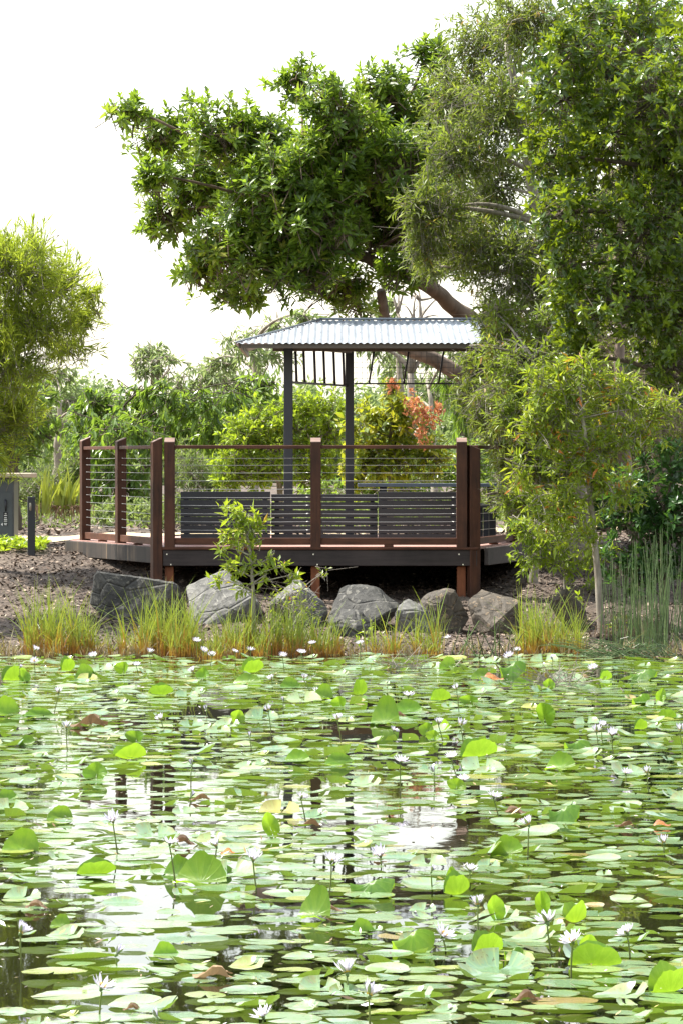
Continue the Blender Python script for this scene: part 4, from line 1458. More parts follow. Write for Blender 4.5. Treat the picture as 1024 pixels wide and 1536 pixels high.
# --- planting behind the deck
tree('broad_leaf_tree', 'spreading tree with drooping glossy leaves behind the left railing', 'tree', gp(222, 36),
     Bl(36, (150, 608, 48, 40), (205, 590, 50, 32), (285, 600, 58, 36), (345, 590, 50, 34), (190, 645, 76, 46), (280, 635, 76, 46), (118, 650, 34, 46),
        (388, 572, 36, 32), (180, 715, 60, 46), (235, 578, 24, 20), (330, 640, 50, 40), (130, 700, 30, 50), jy=0.7),
     LEAF_BIG, 'alt', M['broad'], M['bark_dark'], 85, 0.055, [P(220, 720, 36), P(205, 650, 36), P(185, 610, 36)],
     L=0.135, W=0.27, k=12, twig=0.42, up=0.1, droop=0.75, depth=0.9, shell=0.3, twig_r=0.007, tint_mu=0.45, tint_sd=0.22, nlimb=6, limb_r=0.7)
tree('bright_green_shrub', 'bright lime green rounded shrub seen behind the left shelter post', 'shrub', gp(420, 33.5),
     Bl(33.5, (360, 668, 40, 44), (415, 622, 44, 34), (470, 612, 40, 32), (470, 680, 50, 50), (400, 690, 50, 40), (340, 705, 26, 26), (440, 650, 40, 40), (500, 640, 30, 50), (380, 640, 36, 30), (470, 720, 40, 30), (360, 715, 50, 26)),
     LEAF_SMALL, 'alt', M['bright'], M['bark_grey'], 150, 0.06, None, L=0.09, W=0.38, k=13, twig=0.3, up=0.5, droop=0.1, depth=0.8, shell=0.35, twig_r=0.005, tint_mu=0.5)


def copper(t, o_):
    lv = Buf()
    for (px_, py_, rx, ry) in ((622, 606, 17, 26), (640, 622, 22, 14), (632, 646, 11, 20), (590, 578, 7, 16), (655, 612, 10, 10)):
        c = P(px_, py_, 31.8)
        r = np.array([rx, (rx + ry) / 2, ry]) * 31.8 * K / F
        p, d = sample_blob(c, r, int(120 * r[0] * r[2] * PI) + 5, 0.0)
        for j in range(7):
            n_ = len(p)
            put_leaves(lv, LEAF_SMALL, p + RNG.normal(0, 0.03, p.shape), rnd_dir(n_) + (0, 0, -0.4), rnd_dir(n_), RNG.uniform(0.05, 0.10, n_), 0.5, RNG.random(n_))
    lv.build('copper_foliage', M['orange'], t, o_)['label'] = 'copper red young leaves at the top of the shrub'


tree('yellow_green_shrub', 'yellow green shrub with a copper red top behind the picnic table', 'shrub', gp(585, 32.3),
     Bl(32.2, (555, 645, 38, 52), (600, 630, 40, 46), (580, 692, 60, 40), (645, 685, 36, 30), (588, 580, 16, 20), (540, 700, 30, 40)),
     LEAF_SMALL, 'alt', M['yellow'], M['bark_grey'], 150, 0.06, None, L=0.10, W=0.55, k=11, twig=0.3, up=0.3, droop=0.25, depth=0.8, shell=0.35, twig_r=0.005, tint_mu=0.5, tint_sd=0.28, extra=copper)
tree('green_hedge_shrub', 'mid green shrub low down behind the picnic table', 'shrub', gp(640, 32.8),
     Bl(32.8, (640, 715, 50, 34), (580, 730, 50, 30), (690, 700, 34, 50), (735, 720, 40, 60), (490, 735, 46, 24), (540, 730, 36, 28)),
     LEAF_SMALL, 'alt', M['broad'], M['bark_grey'], 130, 0.05, None, L=0.09, W=0.4, k=11, twig=0.28, up=0.3, droop=0.2, depth=0.8, shell=0.3, twig_r=0.005)
tree('grey_green_shrub', 'grey green fine leaved shrub behind the bench end', 'shrub', gp(280, 34),
     Bl(34, (285, 705, 46, 50), (265, 760, 40, 26), (310, 745, 34, 36), (330, 720, 30, 30)),
     LEAF_SMALL, 'alt', M['grey'], M['twig'], 170, 0.05, None, L=0.075, W=0.22, k=13, twig=0.32, up=0.3, droop=0.0, depth=0.8, shell=0.2, twig_r=0.004)
tree('pale_fine_shrub', 'pale fine leaved shrub behind the strap leaved plant', 'shrub', gp(50, 35.5),
     Bl(35.5, (60, 730, 56, 46), (20, 745, 50, 40), (100, 745, 40, 36), (110, 700, 30, 30)),
     LEAF_SMALL, 'alt', M['grey'], M['twig'], 150, 0.05, None, L=0.08, W=0.2, k=13, twig=0.32, up=0.3, droop=0.0, depth=0.8, shell=0.2, twig_r=0.004)
tree('low_pale_shrub', 'low pale green shrub behind the path between the first two deck posts', 'shrub', gp(200, 34.5),
     Bl(34.5, (205, 765, 34, 20), (240, 770, 30, 18), (170, 765, 30, 18), (150, 772, 20, 14)),
     LEAF_SMALL, 'alt', M['gum'], M['twig'], 170, 0.03, None, L=0.08, W=0.3, k=12, twig=0.24, up=0.4, depth=0.8, shell=0.2, twig_r=0.004)
tree('willowy_tree', 'dark green weeping tree behind the wire screen', 'tree', gp(690, 42),
     Bl(42, (686, 590, 18, 50), (700, 640, 22, 50), (672, 560, 18, 30), (712, 560, 24, 60)),
     LEAF_SMALL, 'needle', M['broad'], M['bark_grey'], 60, 0.08, None, L=0.22, W=0.12, k=14, twig=0.5, up=-0.3, droop=0.9, depth=0.8, shell=0.2, twig_r=0.005, tint_mu=0.6)

# --- gum trees further off
gums = [
    ('pale gum tree far behind the railing, its crown a round tuft against the sky', 62, [(230, 524, 32, 22), (205, 536, 20, 16), (255, 540, 20, 16), (230, 550, 30, 14)], 232),
    ('pale gum tree with yellowish crown left of the shelter roof', 58, [(365, 512, 36, 26), (415, 488, 40, 18), (340, 535, 30, 16), (455, 470, 34, 18), (400, 530, 46, 22), (320, 540, 20, 14)], 380),
    ('grey gum tree with bare forked limbs above the middle of the roof', 52, [(575, 455, 24, 24), (560, 510, 34, 26), (600, 545, 34, 40), (640, 520, 26, 30)], 612),
    ('hazy gum tree seen through the wire screen', 60, [(650, 575, 36, 40), (690, 530, 30, 40), (600, 600, 30, 40), (630, 630, 36, 30)], 655),
    ('wispy pale gum tree beyond the feathery tree', 56, [(80, 560, 34, 26), (100, 600, 30, 26), (60, 620, 30, 30), (120, 620, 24, 20)], 85),
    ('small bushy gum tree between the far gums on the skyline', 66, [(300, 560, 40, 20), (270, 575, 30, 16), (340, 565, 30, 16)], 300),
]
for lab, Y, bl, bp in gums:
    tree('gum_tree', lab, 'tree', gp(bp, Y), Bl(Y, *bl, jy=1.0), LEAF_SMALL, 'alt', M['gum'], M['bark_pale'], 34, 0.14, None,
         'gum trees on the skyline', L=0.22, W=0.24, k=13, twig=0.6, up=0.2, droop=0.5, depth=0.9, shell=0.3, twig_r=0.012, tint_mu=0.5, nlimb=5)
# bare forked limbs of a dead tree above the roof
t = thing('bare_tree', 'leafless grey tree with forked limbs showing above the roof ridge', 'tree', gp(612, 47))
o_ = np.array(t.location)
bb = Buf()
base = gp(612, 47)
fork = P(615, 560, 47)
bb.tube(bez(base, fork, 0, 8, 0.05), np.linspace(0.12, 0.07, 8), 8)
part(bb, 'trunk', M['bark_grey'], t, o_, smooth=True)
for (a, c, d) in ((604, 500, 600), (622, 490, 640), (636, 510, 652), (560, 520, 545), (596, 470, 590), (628, 450, 618)):
    bb = Buf()
    e = P(a, c, 47)
    bb.tube(bez(fork, e, 0.1, 7, 0.12), np.linspace(0.055, 0.03, 7), 6)
    for s_ in range(4):
        e2 = e + RNG.normal(0, 1, 3) * (0.25, 0.2, 0.1) + (0, 0, RNG.uniform(0.25, 0.7))
        bb.tube(bez(e, e2, 0.05, 6, 0.08), np.linspace(0.03, 0.01, 6), 5)
    part(bb, 'limb', M['bark_grey'], t, o_, smooth=True)

# --- far wood that reads as one mass
lv = Buf()
for k in range(70):
    px_ = -420 + k * 27 + RNG.uniform(-12, 12)
    Y = RNG.uniform(85, 100)
    hgt = RNG.uniform(575, 640)
    for (yy, rr) in ((hgt, 26), (hgt + 40, 40), (hgt + 90, 50)):
        c = P(px_, yy, Y)
        r = np.array([rr * 1.2, rr, rr]) * Y * K / F
        p, d = sample_blob(c, r, int(20 * r[0] * r[2] * PI), 0.3)
        for j in range(8):
            n_ = len(p)
            put_leaves(lv, LEAF_SMALL, p + RNG.normal(0, 0.2, p.shape), rnd_dir(n_) + (0, 0, -0.3), rnd_dir(n_), RNG.uniform(0.2, 0.4, n_), 0.4, np.clip(RNG.normal(0.4, 0.2, n_), 0, 1))
o = lv.build('far_woodland', M['gum'])
tag(o, 'pale far wood closing the horizon behind the garden', 'woodland', kind='stuff')

# --- undergrowth on the ground behind the path
lv = Buf()
n = 5200
x = RNG.uniform(-9, 9, n)
y = RNG.uniform(33.5 * K, 48 * K, n)
m_ = (np.sin(x * 1.9 + 1) + np.sin(y * 1.3 + x) + RNG.normal(0, 0.6, n)) > -0.3
x, y = x[m_], y[m_]
pos = np.stack([x, y, gz(x, y)], -1)
for j in range(9):
    n_ = len(x)
    put_leaves(lv, LEAF_SMALL, pos + RNG.normal(0, 0.07, pos.shape) * (1, 1, 0) + np.stack([x * 0, x * 0, RNG.uniform(0, 0.3, n_)], -1), rnd_dir(n_) * (1, 1, 0.6) + (0, 0, 0.7), rnd_dir(n_), RNG.uniform(0.06, 0.14, n_), 0.3, RNG.random(n_))
o = lv.build('undergrowth', M['grey'])
tag(o, 'pale low undergrowth covering the ground behind the path', 'undergrowth', kind='stuff')


# --- strap leaved plant with a skirt of dead leaves
def blades(buf, base, n, hl, spread, width, curve, tint, tmode=None, seg=6, spr=0.06, lean=None):
    """arching strap blades; tmode 'h' writes the position along the blade to the tint"""
    for k in range(n):
        a = RNG.uniform(0, 2 * PI)
        b0 = np.asarray(base) + np.array([RNG.normal(0, spr), RNG.normal(0, spr * 0.7), 0])
        h = hl * RNG.uniform(0.6, 1.15)
        out = RNG.uniform(0.05, 1) * spread * h
        d = np.array([math.cos(a), math.sin(a), 0])
        if lean is not None:
            d = d * 0.5 + np.asarray(lean)
        t_ = np.linspace(0, 1, seg)
        cz = t_ * h * (1 - curve * t_ * RNG.uniform(0.2, 1))
        pts = b0 + d * (out * t_ ** 1.7)[:, None] + np.array([0, 0, 1.0]) * cz[:, None]
        yaw = RNG.uniform(0, PI)
        side = np.array([math.cos(yaw), math.sin(yaw) * 0.5, 0])
        wv = width * RNG.uniform(0.7, 1.2) * np.clip(1.15 - t_ ** 2.2 * 1.15, 0.03, 1)
        V = np.stack([pts - side * wv[:, None] / 2, pts + side * wv[:, None] / 2], 1).reshape(-1, 3)
        q_ = [(2 * i, 2 * i + 1, 2 * i + 3, 2 * i + 2) for i in range(seg - 1)]
        tv = np.repeat(np.clip(t_ * RNG.uniform(0.75, 1.15) + RNG.normal(0, 0.06), 0, 1), 2) if tmode == 'h' else np.full(2 * seg, np.clip(RNG.normal(tint, 0.2), 0, 1))
        buf.add(V, quads=q_, tint=tv)


t = thing('strap_leaf_plant', 'strap leaved plant with bright green blades above a brown skirt of dead leaves', 'plant', gp(92, 33.2))
o_ = np.array(t.location)
bb = Buf()
blades(bb, gp(98, 32.6, 0.32), 44, 0.62, 0.6, 0.06, 0.3, 0.6, spr=0.09)
blades(bb, gp(66, 32.5, 0.25), 12, 0.62, 0.5, 0.045, 0.1, 0.6, spr=0.04)
bb.build('blades', M['flax'], t, o_)
bb = Buf()
for px_ in (72, 84, 95, 106, 116):
    blades(bb, gp(px_, 32.6, 0.34), 34, 0.2, 1.6, 0.026, 2.4, 0.5, spr=0.10)
bb.build('dead_skirt', M['dead'], t, o_)

# leafy ground cover in front of the barbecue
t = thing('ground_cover_plant', 'patch of bright green ground cover at the foot of the barbecue', 'plant', gp(20, 27.4))
o_ = np.array(t.location)
lv = Buf()
for k in range(150):
    c = gp(RNG.uniform(-30, 68), RNG.uniform(27.0, 27.7), RNG.uniform(0.02, 0.12))
    n_ = 7
    put_leaves(lv, LEAF_SMALL, np.repeat(c[None], n_, 0), rnd_dir(n_) * (1, 1, 0.4) + (0, 0, 0.35), np.tile((0, 0, 1.0), (n_, 1)) + RNG.normal(0, 0.3, (n_, 3)), RNG.uniform(0.05, 0.10, n_), 0.5, np.clip(RNG.normal(0.55, 0.25, n_), 0, 1))
lv.build('leaves', M['bright'], t, o_)

# --- sapling in front of the rocks
tree('sapling', 'slender sapling with pale stem and small yellow green leaves in front of the deck', 'sapling', gp(381, 22.42),
     Bl(22.42, (350, 768, 22, 15), (366, 780, 22, 16), (388, 812, 14, 10), (375, 790, 24, 18), (345, 800, 18, 14), (365, 815, 26, 16), (335, 825, 14, 12), (375, 845, 20, 14), (345, 850, 22, 14), (425, 850, 14, 12), (405, 838, 12, 10), (390, 790, 12, 10), (330, 868, 10, 8), (440, 862, 9, 8), (370, 880, 16, 12), (400, 862, 10, 8)),
     LEAF_SMALL, 'alt', M['young'], M['bark_pale'], 270, 0.022, [P(381, 900, 22.42), P(378, 850, 22.42), P(372, 800, 22.42), P(358, 768, 22.42)],
     L=0.082, W=0.36, k=6, twig=0.15, up=0.3, droop=0.1, depth=1.0, shell=0.05, twig_r=0.0022, tint_mu=0.5, tint_sd=0.16, nlimb=2)
tree('twiggy_bush', 'low twiggy bush with sparse leaves right of the sapling', 'bush', gp(440, 23.2),
     Bl(23.2, (440, 890, 26, 22), (415, 905, 22, 20), (462, 905, 24, 22), (445, 925, 34, 16), (485, 860, 8, 14)),
     LEAF_SMALL, 'alt', M['young'], M['twig'], 170, 0.014, [P(442, 935, 23.2), P(440, 900, 23.2)],
     L=0.045, W=0.35, k=5, twig=0.15, up=0.5, depth=1.0, shell=0.1, twig_r=0.0022, tint_mu=0.4, tint_sd=0.18, bare=200, nlimb=6)
tree('leafy_weed', 'small leafy weed growing at the water edge below the blocky boulder', 'plant', gp(558, 22.9),
     Bl(22.9, (556, 945, 16, 14), (545, 960, 16, 10), (572, 962, 16, 10)),
     LEAF_SMALL, 'alt', M['bright'], M['twig'], 200, 0.006, None, L=0.05, W=0.35, k=7, twig=0.14, up=0.8, shell=0.05, twig_r=0.002)

# --- sedge clumps along the water
sedges = [
    (50, 22.75, 46, 0.46, 20, 'sedge clump at the left edge of the bank, left of the mulch gap'),
    (85, 22.7, 70, 0.52, 22, 'broad upright sedge clump with rust orange bases left of the big dark boulder'),
    (125, 22.75, 44, 0.46, 16, 'leaning sedge clump at the right end of the left hand bed'),
    (180, 22.65, 20, 0.42, 10, 'thin lone sedge tuft below the big dark boulder'),
    (225, 22.75, 70, 0.46, 22, 'arching sedge clump in front of the big dark boulder'),
    (268, 22.65, 80, 0.52, 24, 'tall sedge clump with orange bases below the right end of the dark boulder'),
    (318, 22.6, 70, 0.40, 24, 'yellow green sedge clump below the pale flat boulder'),
    (350, 22.7, 70, 0.38, 22, 'sedge clump just left of the sapling stem'),
    (405, 22.6, 80, 0.44, 22, 'sedge clump just right of the sapling stem with orange bases'),
    (450, 22.6, 70, 0.38, 24, 'sedge clump under the twiggy bush'),
    (488, 22.65, 36, 0.36, 16, 'short sedge clump below the left edge of the blocky boulder'),
    (580, 22.6, 26, 0.36, 12, 'sparse sedge tuft below the grey wedge of rock'),
    (645, 22.65, 44, 0.42, 14, 'upright sedge clump below the rounded brown boulder'),
    (790, 22.75, 60, 0.46, 14, 'sedge clump with glowing orange bases below the reddish boulder'),
    (822, 22.7, 50, 0.42, 16, 'sedge clump below the dark pointed rock'),
    (862, 22.75, 44, 0.42, 18, 'sedge clump between the dark pointed rock and the rushes'),
]
for (px_, Y, n, h, sp_, lab) in sedges:
    x = P(px_, 0, Y)[0]
    Y = (float(shore(x)) + 0.12 + (Y - 22.6) * 0.9) / K
    h *= 1.45
    bp = gp(px_, Y, -0.01)
    t = thing('sedge_clump', lab, 'sedge', bp, 'sedge clumps along the water edge')
    bb = Buf()
    W_ = sp_ * Y * K / F
    for q_ in range(max(3, int(n / 4.6))):      # several tufts make up a clump
        c_ = bp + (RNG.normal(0, W_ * 0.8), RNG.normal(0, 0.16), 0)
        hq = h * RNG.uniform(0.35, 1.15)
        blades(bb, c_, 11, hq, 0.5, 0.0105, 0.15, 0.5, 'h', spr=0.03)
        blades(bb, c_, 5, hq * 0.85, 1.15, 0.010, 0.55, 0.5, 'h', spr=0.03)
    bb.build('blades', M['sedge'], t, np.array(bp))

t = thing('dry_grass_tuft', 'tuft of dry curling brown grass behind the rushes', 'dry grass', gp(935, 23.5))
bb = Buf()
for px_ in (910, 930, 950, 970):
    blades(bb, gp(px_, 23.5), 22, 0.42, 1.1, 0.008, 0.9, 0.6, spr=0.08)
bb.build('blades', M['dead'], t, np.array(t.location))

# --- loose low growth between the clumps and along the wet edge
bb = Buf()
for k in range(330):
    x = RNG.uniform(-4.2, 4.2)
    y = float(shore(x)) + abs(RNG.normal(0, 0.28)) - 0.06
    if -1.0 < x < 4.2 and RNG.random() < 0.35:
        continue
    c_ = np.array([x, y, float(gz(x, y)) - 0.01])
    c_[2] = max(c_[2], -0.02)
    hh = RNG.uniform(0.07, 0.30)
    blades(bb, c_, 6, hh, 0.9, 0.010, 0.35, 0.5, 'h', spr=0.05)
o = bb.build('bank_grass', M['fringe'])
tag(o, 'loose fringe of short mixed grass and straw along the water edge', 'grass', kind='stuff')

# --- rushes at the right
for (px_, Y, n, h, sp_, lab, ln) in ((945, 22.6, 70, 1.0, 40, 'tall thin dark green rushes standing in front of the dark shrub', None),
                                     (1000, 22.8, 70, 1.15, 36, 'tall rush clump cut by the right edge of the picture', None),
                                     (925, 22.2, 60, 0.5, 40, 'fallen rushes leaning left over the water at the right bank', (-1.1, -0.5, 0)),
                                     (985, 22.2, 50, 0.55, 40, 'leaning rushes sprawled over the lily pads below the right edge', (-0.9, -0.6, 0))):
    bp = gp(px_, max(Y, (float(shore(P(px_, 0, Y)[0])) - 0.12) / K))
    bp[2] = max(bp[2], -0.02)
    t = thing('rush_clump', lab, 'rushes', bp, 'rushes on the right bank')
    bb = Buf()
    for k in range(n):
        b0 = bp + np.array([RNG.normal(0, sp_ * Y * K / F * 0.6), RNG.normal(0, 0.18), 0])
        hh = h * RNG.uniform(0.45, 1.1)
        if ln is None:
            top = b0 + np.array([RNG.normal(0, 0.09) * hh, RNG.normal(0, 0.06), hh])
            pts = bez(b0, top, 0, 5, 0.02)
        else:
            d = np.array(ln) * RNG.uniform(0.4, 1.1) * hh + (0, RNG.normal(0, 0.1), RNG.uniform(0.02, 0.45) * hh)
            pts = bez(b0, b0 + d, RNG.uniform(0.05, 0.2), 5, 0.02)
            pts[:, 2] = np.maximum(pts[:, 2], 0.02)
        bb.tube(pts, np.linspace(0.0045, 0.0018, 5), 4, tint=np.repeat(np.clip(RNG.normal(0.5, 0.22), 0, 1), 20), cap=False)
    bb.build('stems', M['rush'], t, np.array(bp))

# --- bare sticks and a tangle of dead twigs in the water
for (px_, n, lab, hgt) in ((738, 9, 'dark bent reed stubs rising from the water below the brown boulder', 0.42), (700, 6, 'thin dead reed stalks leaning below the rounded boulder', 0.35)):
    x = P(px_, 0, 22.1)[0]
    bp = np.array([x, 22.1 * K, 0.0])
    t = thing('reed_stubs', lab, 'reeds', bp)
    for k in range(n):
        bb = Buf()
        b0 = bp + (RNG.normal(0, 0.10), RNG.normal(0, 0.1), -0.02)
        e = b0 + (RNG.normal(-0.05, 0.10), RNG.normal(0, 0.05), hgt * RNG.uniform(0.4, 1.1))
        if k % 3 == 0:
            bb.tube([b0, e, e + (RNG.choice([-1, 1]) * 0.16, 0, -0.12)], [0.006, 0.0045, 0.003], 5, tint=0.8)
        else:
            bb.tube([b0, e], [0.006, 0.004], 5, tint=0.1)
        bb.build('stalk', M['rush'], t, bp)


def tangle(px_, py_, w_, h_, n, lab):
    c = on_plane(px_, py_)
    t = thing('twig_tangle', lab, 'twigs', c)
    bb = Buf()
    a = c + RNG.normal(0, 1, (n, 3)) * (w_, w_ * 0.6, 0.2 * h_) + (0, 0, h_ * 0.3)
    d = norm(RNG.normal(0, 1, (n, 3)) * (1, 0.7, 0.5) + (-0.4, 0, 0.35))
    e = a + d * RNG.uniform(0.1, 0.28, (n, 1))
    a[:, 2] = np.abs(a[:, 2])
    e[:, 2] = np.abs(e[:, 2])
    bb.sticks(a, e, 0.003, 0.0018, RNG.random(n))
    bb.build('twigs', M['twig'], t, c)


tangle(835, 1032, 0.10, 0.16, 120, 'nest like tangle of grey dead twigs floating among the lily pads')
tangle(612, 1005, 0.12, 0.10, 60, 'low grey tangle of dead stalks in front of the sparse sedge')

# ------------------------------------------------------------------ lily pads
def pad_geo(seed, n=30, rings=3, curl=0.0, tooth=0.018, wave=1.0):
    rn = np.random.default_rng(seed)
    notch = rn.uniform(0.06, 0.22)
    th = np.linspace(notch, 2 * PI - notch, n)
    prof = 1 + 0.05 * np.sin(th * 2 + rn.uniform(0, 6)) + tooth * np.where(np.arange(n) % 2 == 0, 1, -1) + rn.normal(0, 0.012, n)
    prof[0] *= 0.97
    prof[-1] *= 0.97
    V, Lc = [(0.0, 0.0, 0.0)], [(0, 0, 0)]
    fr = np.linspace(0, 1, rings + 1)[1:]
    ph = rn.uniform(0, 6, 3)
    for f in fr:
        for a, p in zip(th, prof):
            r = f * p
            z = wave * (0.022 * np.sin(2 * a + ph[0]) + 0.022 * np.sin(3 * a + ph[1]) + 0.014 * np.sin(7 * a + ph[2])) * f ** 3 + curl * f ** 5 * max(0.0, math.sin(a + ph[2]))
            V.append((r * math.cos(a), r * math.sin(a), z))
            Lc.append((f * math.cos(a), f * math.sin(a), 0))
    T, Q = [], []
    for j in range(n - 1):
        T.append((0, 1 + j, 2 + j))
        for k in range(rings - 1):
            o = 1 + k * n
            Q.append((o + j, o + n + j, o + n + j + 1, o + j + 1))
    return np.array(V), np.array(T), np.array(Q), np.array(Lc)


PADS = [pad_geo(s, curl=(0.0, 0.0, 0.05, 0.2, 0.5)[s % 5], wave=(0.25, 0.4, 0.3, 0.6, 1.0)[s % 5]) for s in range(14)]


def open_water(x, y):
    """0 to 1: where the pads leave the water open"""
    f = 0
    for (cx_, cy_, rx, ry, a) in HOLES:
        f = np.maximum(f, a * np.exp(-(((x - cx_) / rx) ** 2 + ((y - cy_) / ry) ** 2) ** 2))
    return f


HOLES = []
for (px_, py_, wpx, hpx, a) in ((250, 1195, 130, 45, 1.0), (480, 1200, 120, 55, 0.95), (330, 1120, 160, 16, 0.75), (100, 1220, 90, 35, 0.8), (230, 1400, 130, 90, 0.95), (560, 1180, 80, 45, 0.9),
                             (760, 1180, 90, 45, 0.9), (430, 1420, 70, 50, 0.9), (600, 1380, 60, 40, 0.7), (930, 1300, 90, 35, 0.75), (690, 1290, 60, 25, 0.6), (60, 1360, 60, 30, 0.8), (540, 1290, 70, 25, 0.8),
                             (820, 1090, 120, 14, 0.7), (560, 1060, 120, 10, 0.7), (120, 1100, 80, 12, 0.7), (720, 1425, 70, 22, 0.6), (350, 1290, 60, 30, 0.7), (900, 1190, 70, 22, 0.7), (150, 1310, 60, 26, 0.7), (440, 1105, 70, 14, 0.8)):
    c = on_plane(px_, py_)
    n_, f_ = on_plane(px_, py_ + hpx), on_plane(px_, py_ - hpx)
    HOLES.append((c[0], (n_[1] + f_[1]) / 2, 1.3 * wpx * c[1] / F, 1.3 * (f_[1] - n_[1]) / 2, 0.93 * a))

pads = []
grid = {}
tries = 0
while len(pads) < 4200 and tries < 90000:
    tries += 1
    y = 10.5 + 25.0 * random.random()
    hw = 0.104 * y + 0.7
    x = random.uniform(-hw, hw)
    if y > float(shore(x)) - 0.12:
        continue
    lane = 0.36 + 1.15 * mnoise.noise(Vector((x * 1.1, y * 0.42, 3.0)))
    if random.random() < max(float(open_water(x, y)), lane):
        continue
    r = random.choice((0.035, 0.045, 0.055, 0.065, 0.075, 0.085, 0.095, 0.105, 0.12, 0.14)) * random.uniform(0.85, 1.15)
    key = (int(x / 0.4), int(y / 0.4))
    ok = True
    for i in (-1, 0, 1):
        for j in (-1, 0, 1):
            for (a, b_, c) in grid.get((key[0] + i, key[1] + j), ()):
                if (a - x) ** 2 + (b_ - y) ** 2 < ((c + r) * 0.80) ** 2:
                    ok = False
    if not ok:
        continue
    grid.setdefault(key, []).append((x, y, r))
    pads.append((x, y, r))
print('pads', len(pads))


def seen(x, y):
    return abs(x / y * F) < 530 and 695 + EYE / y * F < 1550


vis = sorted([p for p in pads if seen(p[0], p[1])], key=lambda p: -p[2] / p[1] ** 1.5)
IND = set(vis[:290])
pad_meshes = []
for k, (V, T, Q, Lc) in enumerate(PADS):
    bb = Buf()
    bb.add(V, tris=T, quads=Q, tint=(k * 0.137) % 1.0 * 0.9, lc=Lc)
    o = bb.build('lily_pad', M['pad'], smooth=True, lc=True)
    pad_meshes.append(o.data)
    bpy.data.objects.remove(o)
rest = Buf()
for k, (x, y, r) in enumerate(pads):
    z = 0.006 + 0.016 * random.random()
    rot = (random.gauss(0, 0.011), random.gauss(0, 0.011), random.uniform(0, 2 * PI))
    pv = random.randrange(14)
    sx = r * random.uniform(0.9, 1.1)
    if (x, y, r) in IND:
        o = bpy.data.objects.new('lily_pad', pad_meshes[pv])
        COL.objects.link(o)
        o.location = (x, y, z)
        o.rotation_euler = rot
        o.scale = (sx, r, r)
        if PADS[pv][0][:, 2].max() > 0.16:
            tag(o, 'floating green lily pad with one edge curled up off the water', 'lily pad', 'floating lily pads with a curled edge')
        else:
            tag(o, 'flat notched green lily pad floating on the pond', 'lily pad', 'flat floating lily pads')
    else:
        V, T, Q, Lc = PADS[pv]
        m3 = np.array(Matrix.Rotation(rot[2], 3, 'Z') @ Matrix.Rotation(rot[0], 3, 'X'))
        rest.add((V * (sx, r, r)) @ m3.T + (x, y, z), tris=T, quads=Q, tint=random.random(), lc=Lc)
o = rest.build('lily_pads', M['pad'], smooth=True, lc=True)
tag(o, 'mass of smaller and farther lily pads covering the pond', 'lily pads', kind='stuff')

# ---- raised leaves standing out of the water
def place_word(px_, py_):
    return None


def raised_mesh(kind, seed):
    """unit pad bent: 0 folded like a boat, 1 standing up and leaning, 2 rolled side, 3 tent"""
    V, T, Q, Lc = pad_geo(100 + seed, n=34, rings=5, tooth=0.012, wave=2.2)
    V = V.copy()
    rn = np.random.default_rng(seed)
    if kind == 0:      # boat: fold along local x, both halves rise
        ang = 1.05 + 0.2 * rn.random()
        y_ = V[:, 1]
        s_ = np.sign(y_)
        r_ = np.abs(y_)
        # smooth fold
        a_ = ang * (1 - np.exp(-r_ * 5))
        V[:, 1] = s_ * r_ * np.cos(a_)
        V[:, 2] += r_ * np.sin(a_)
        V[:, 2] += 0.12 * V[:, 0] ** 2
    elif kind == 1:    # upright, gently cupped
        V[:, [0, 1]] = np.stack([-V[:, 1], V[:, 0]], 1)      # the notch points down into the water
        V[:, 1] *= -1
        V[:, 2] += (0.35 + 0.6 * rn.random()) * np.abs(V[:, 0] + 0.08 * V[:, 1]) ** 1.15 - 0.15 * V[:, 0] + 0.12 * np.sin(3 * V[:, 0] + 2 * V[:, 1]) + 0.35 * np.maximum(V[:, 1], 0) ** 2
        V[:, 0] *= 1 - 0.42 * np.maximum(V[:, 1], 0) ** 2
    elif kind == 2:    # one side rolled up
        y_ = np.maximum(V[:, 1] + 0.15, 0)
        a_ = y_ * 1.5
        V[:, 2] += np.where(y_ > 0, (1 - np.cos(a_)) / 1.5, 0)
        V[:, 1] = np.where(y_ > 0, -0.15 + np.sin(a_) / 1.5, V[:, 1])
    else:              # tent: ridge up, sides down
        r_ = np.abs(V[:, 1])
        V[:, 2] += 0.42 - r_ * 0.62 + 0.1 * np.sin(3 * V[:, 0])
        V[:, 1] *= 0.75
    bb = Buf()
    t_ = 0.25 + 0.6 * rn.random()
    bb.add(V, tris=T, quads=Q, tint=np.clip(t_ + 0.1 * np.sin(8 * np.arctan2(Lc[:, 1], Lc[:, 0])), 0, 1), lc=Lc)
    o = bb.build('raised_lily_leaf', M['raised'], smooth=True, lc=True)
    me = o.data
    bpy.data.objects.remove(o)
    return me


RM = {k: [raised_mesh(k, 10 * k + s) for s in range(4)] for k in range(4)}
KW = {0: 'boat shaped folded green lily leaf', 1: 'upright green lily leaf', 2: 'green lily leaf with rolled side', 3: 'arched green lily leaf'}
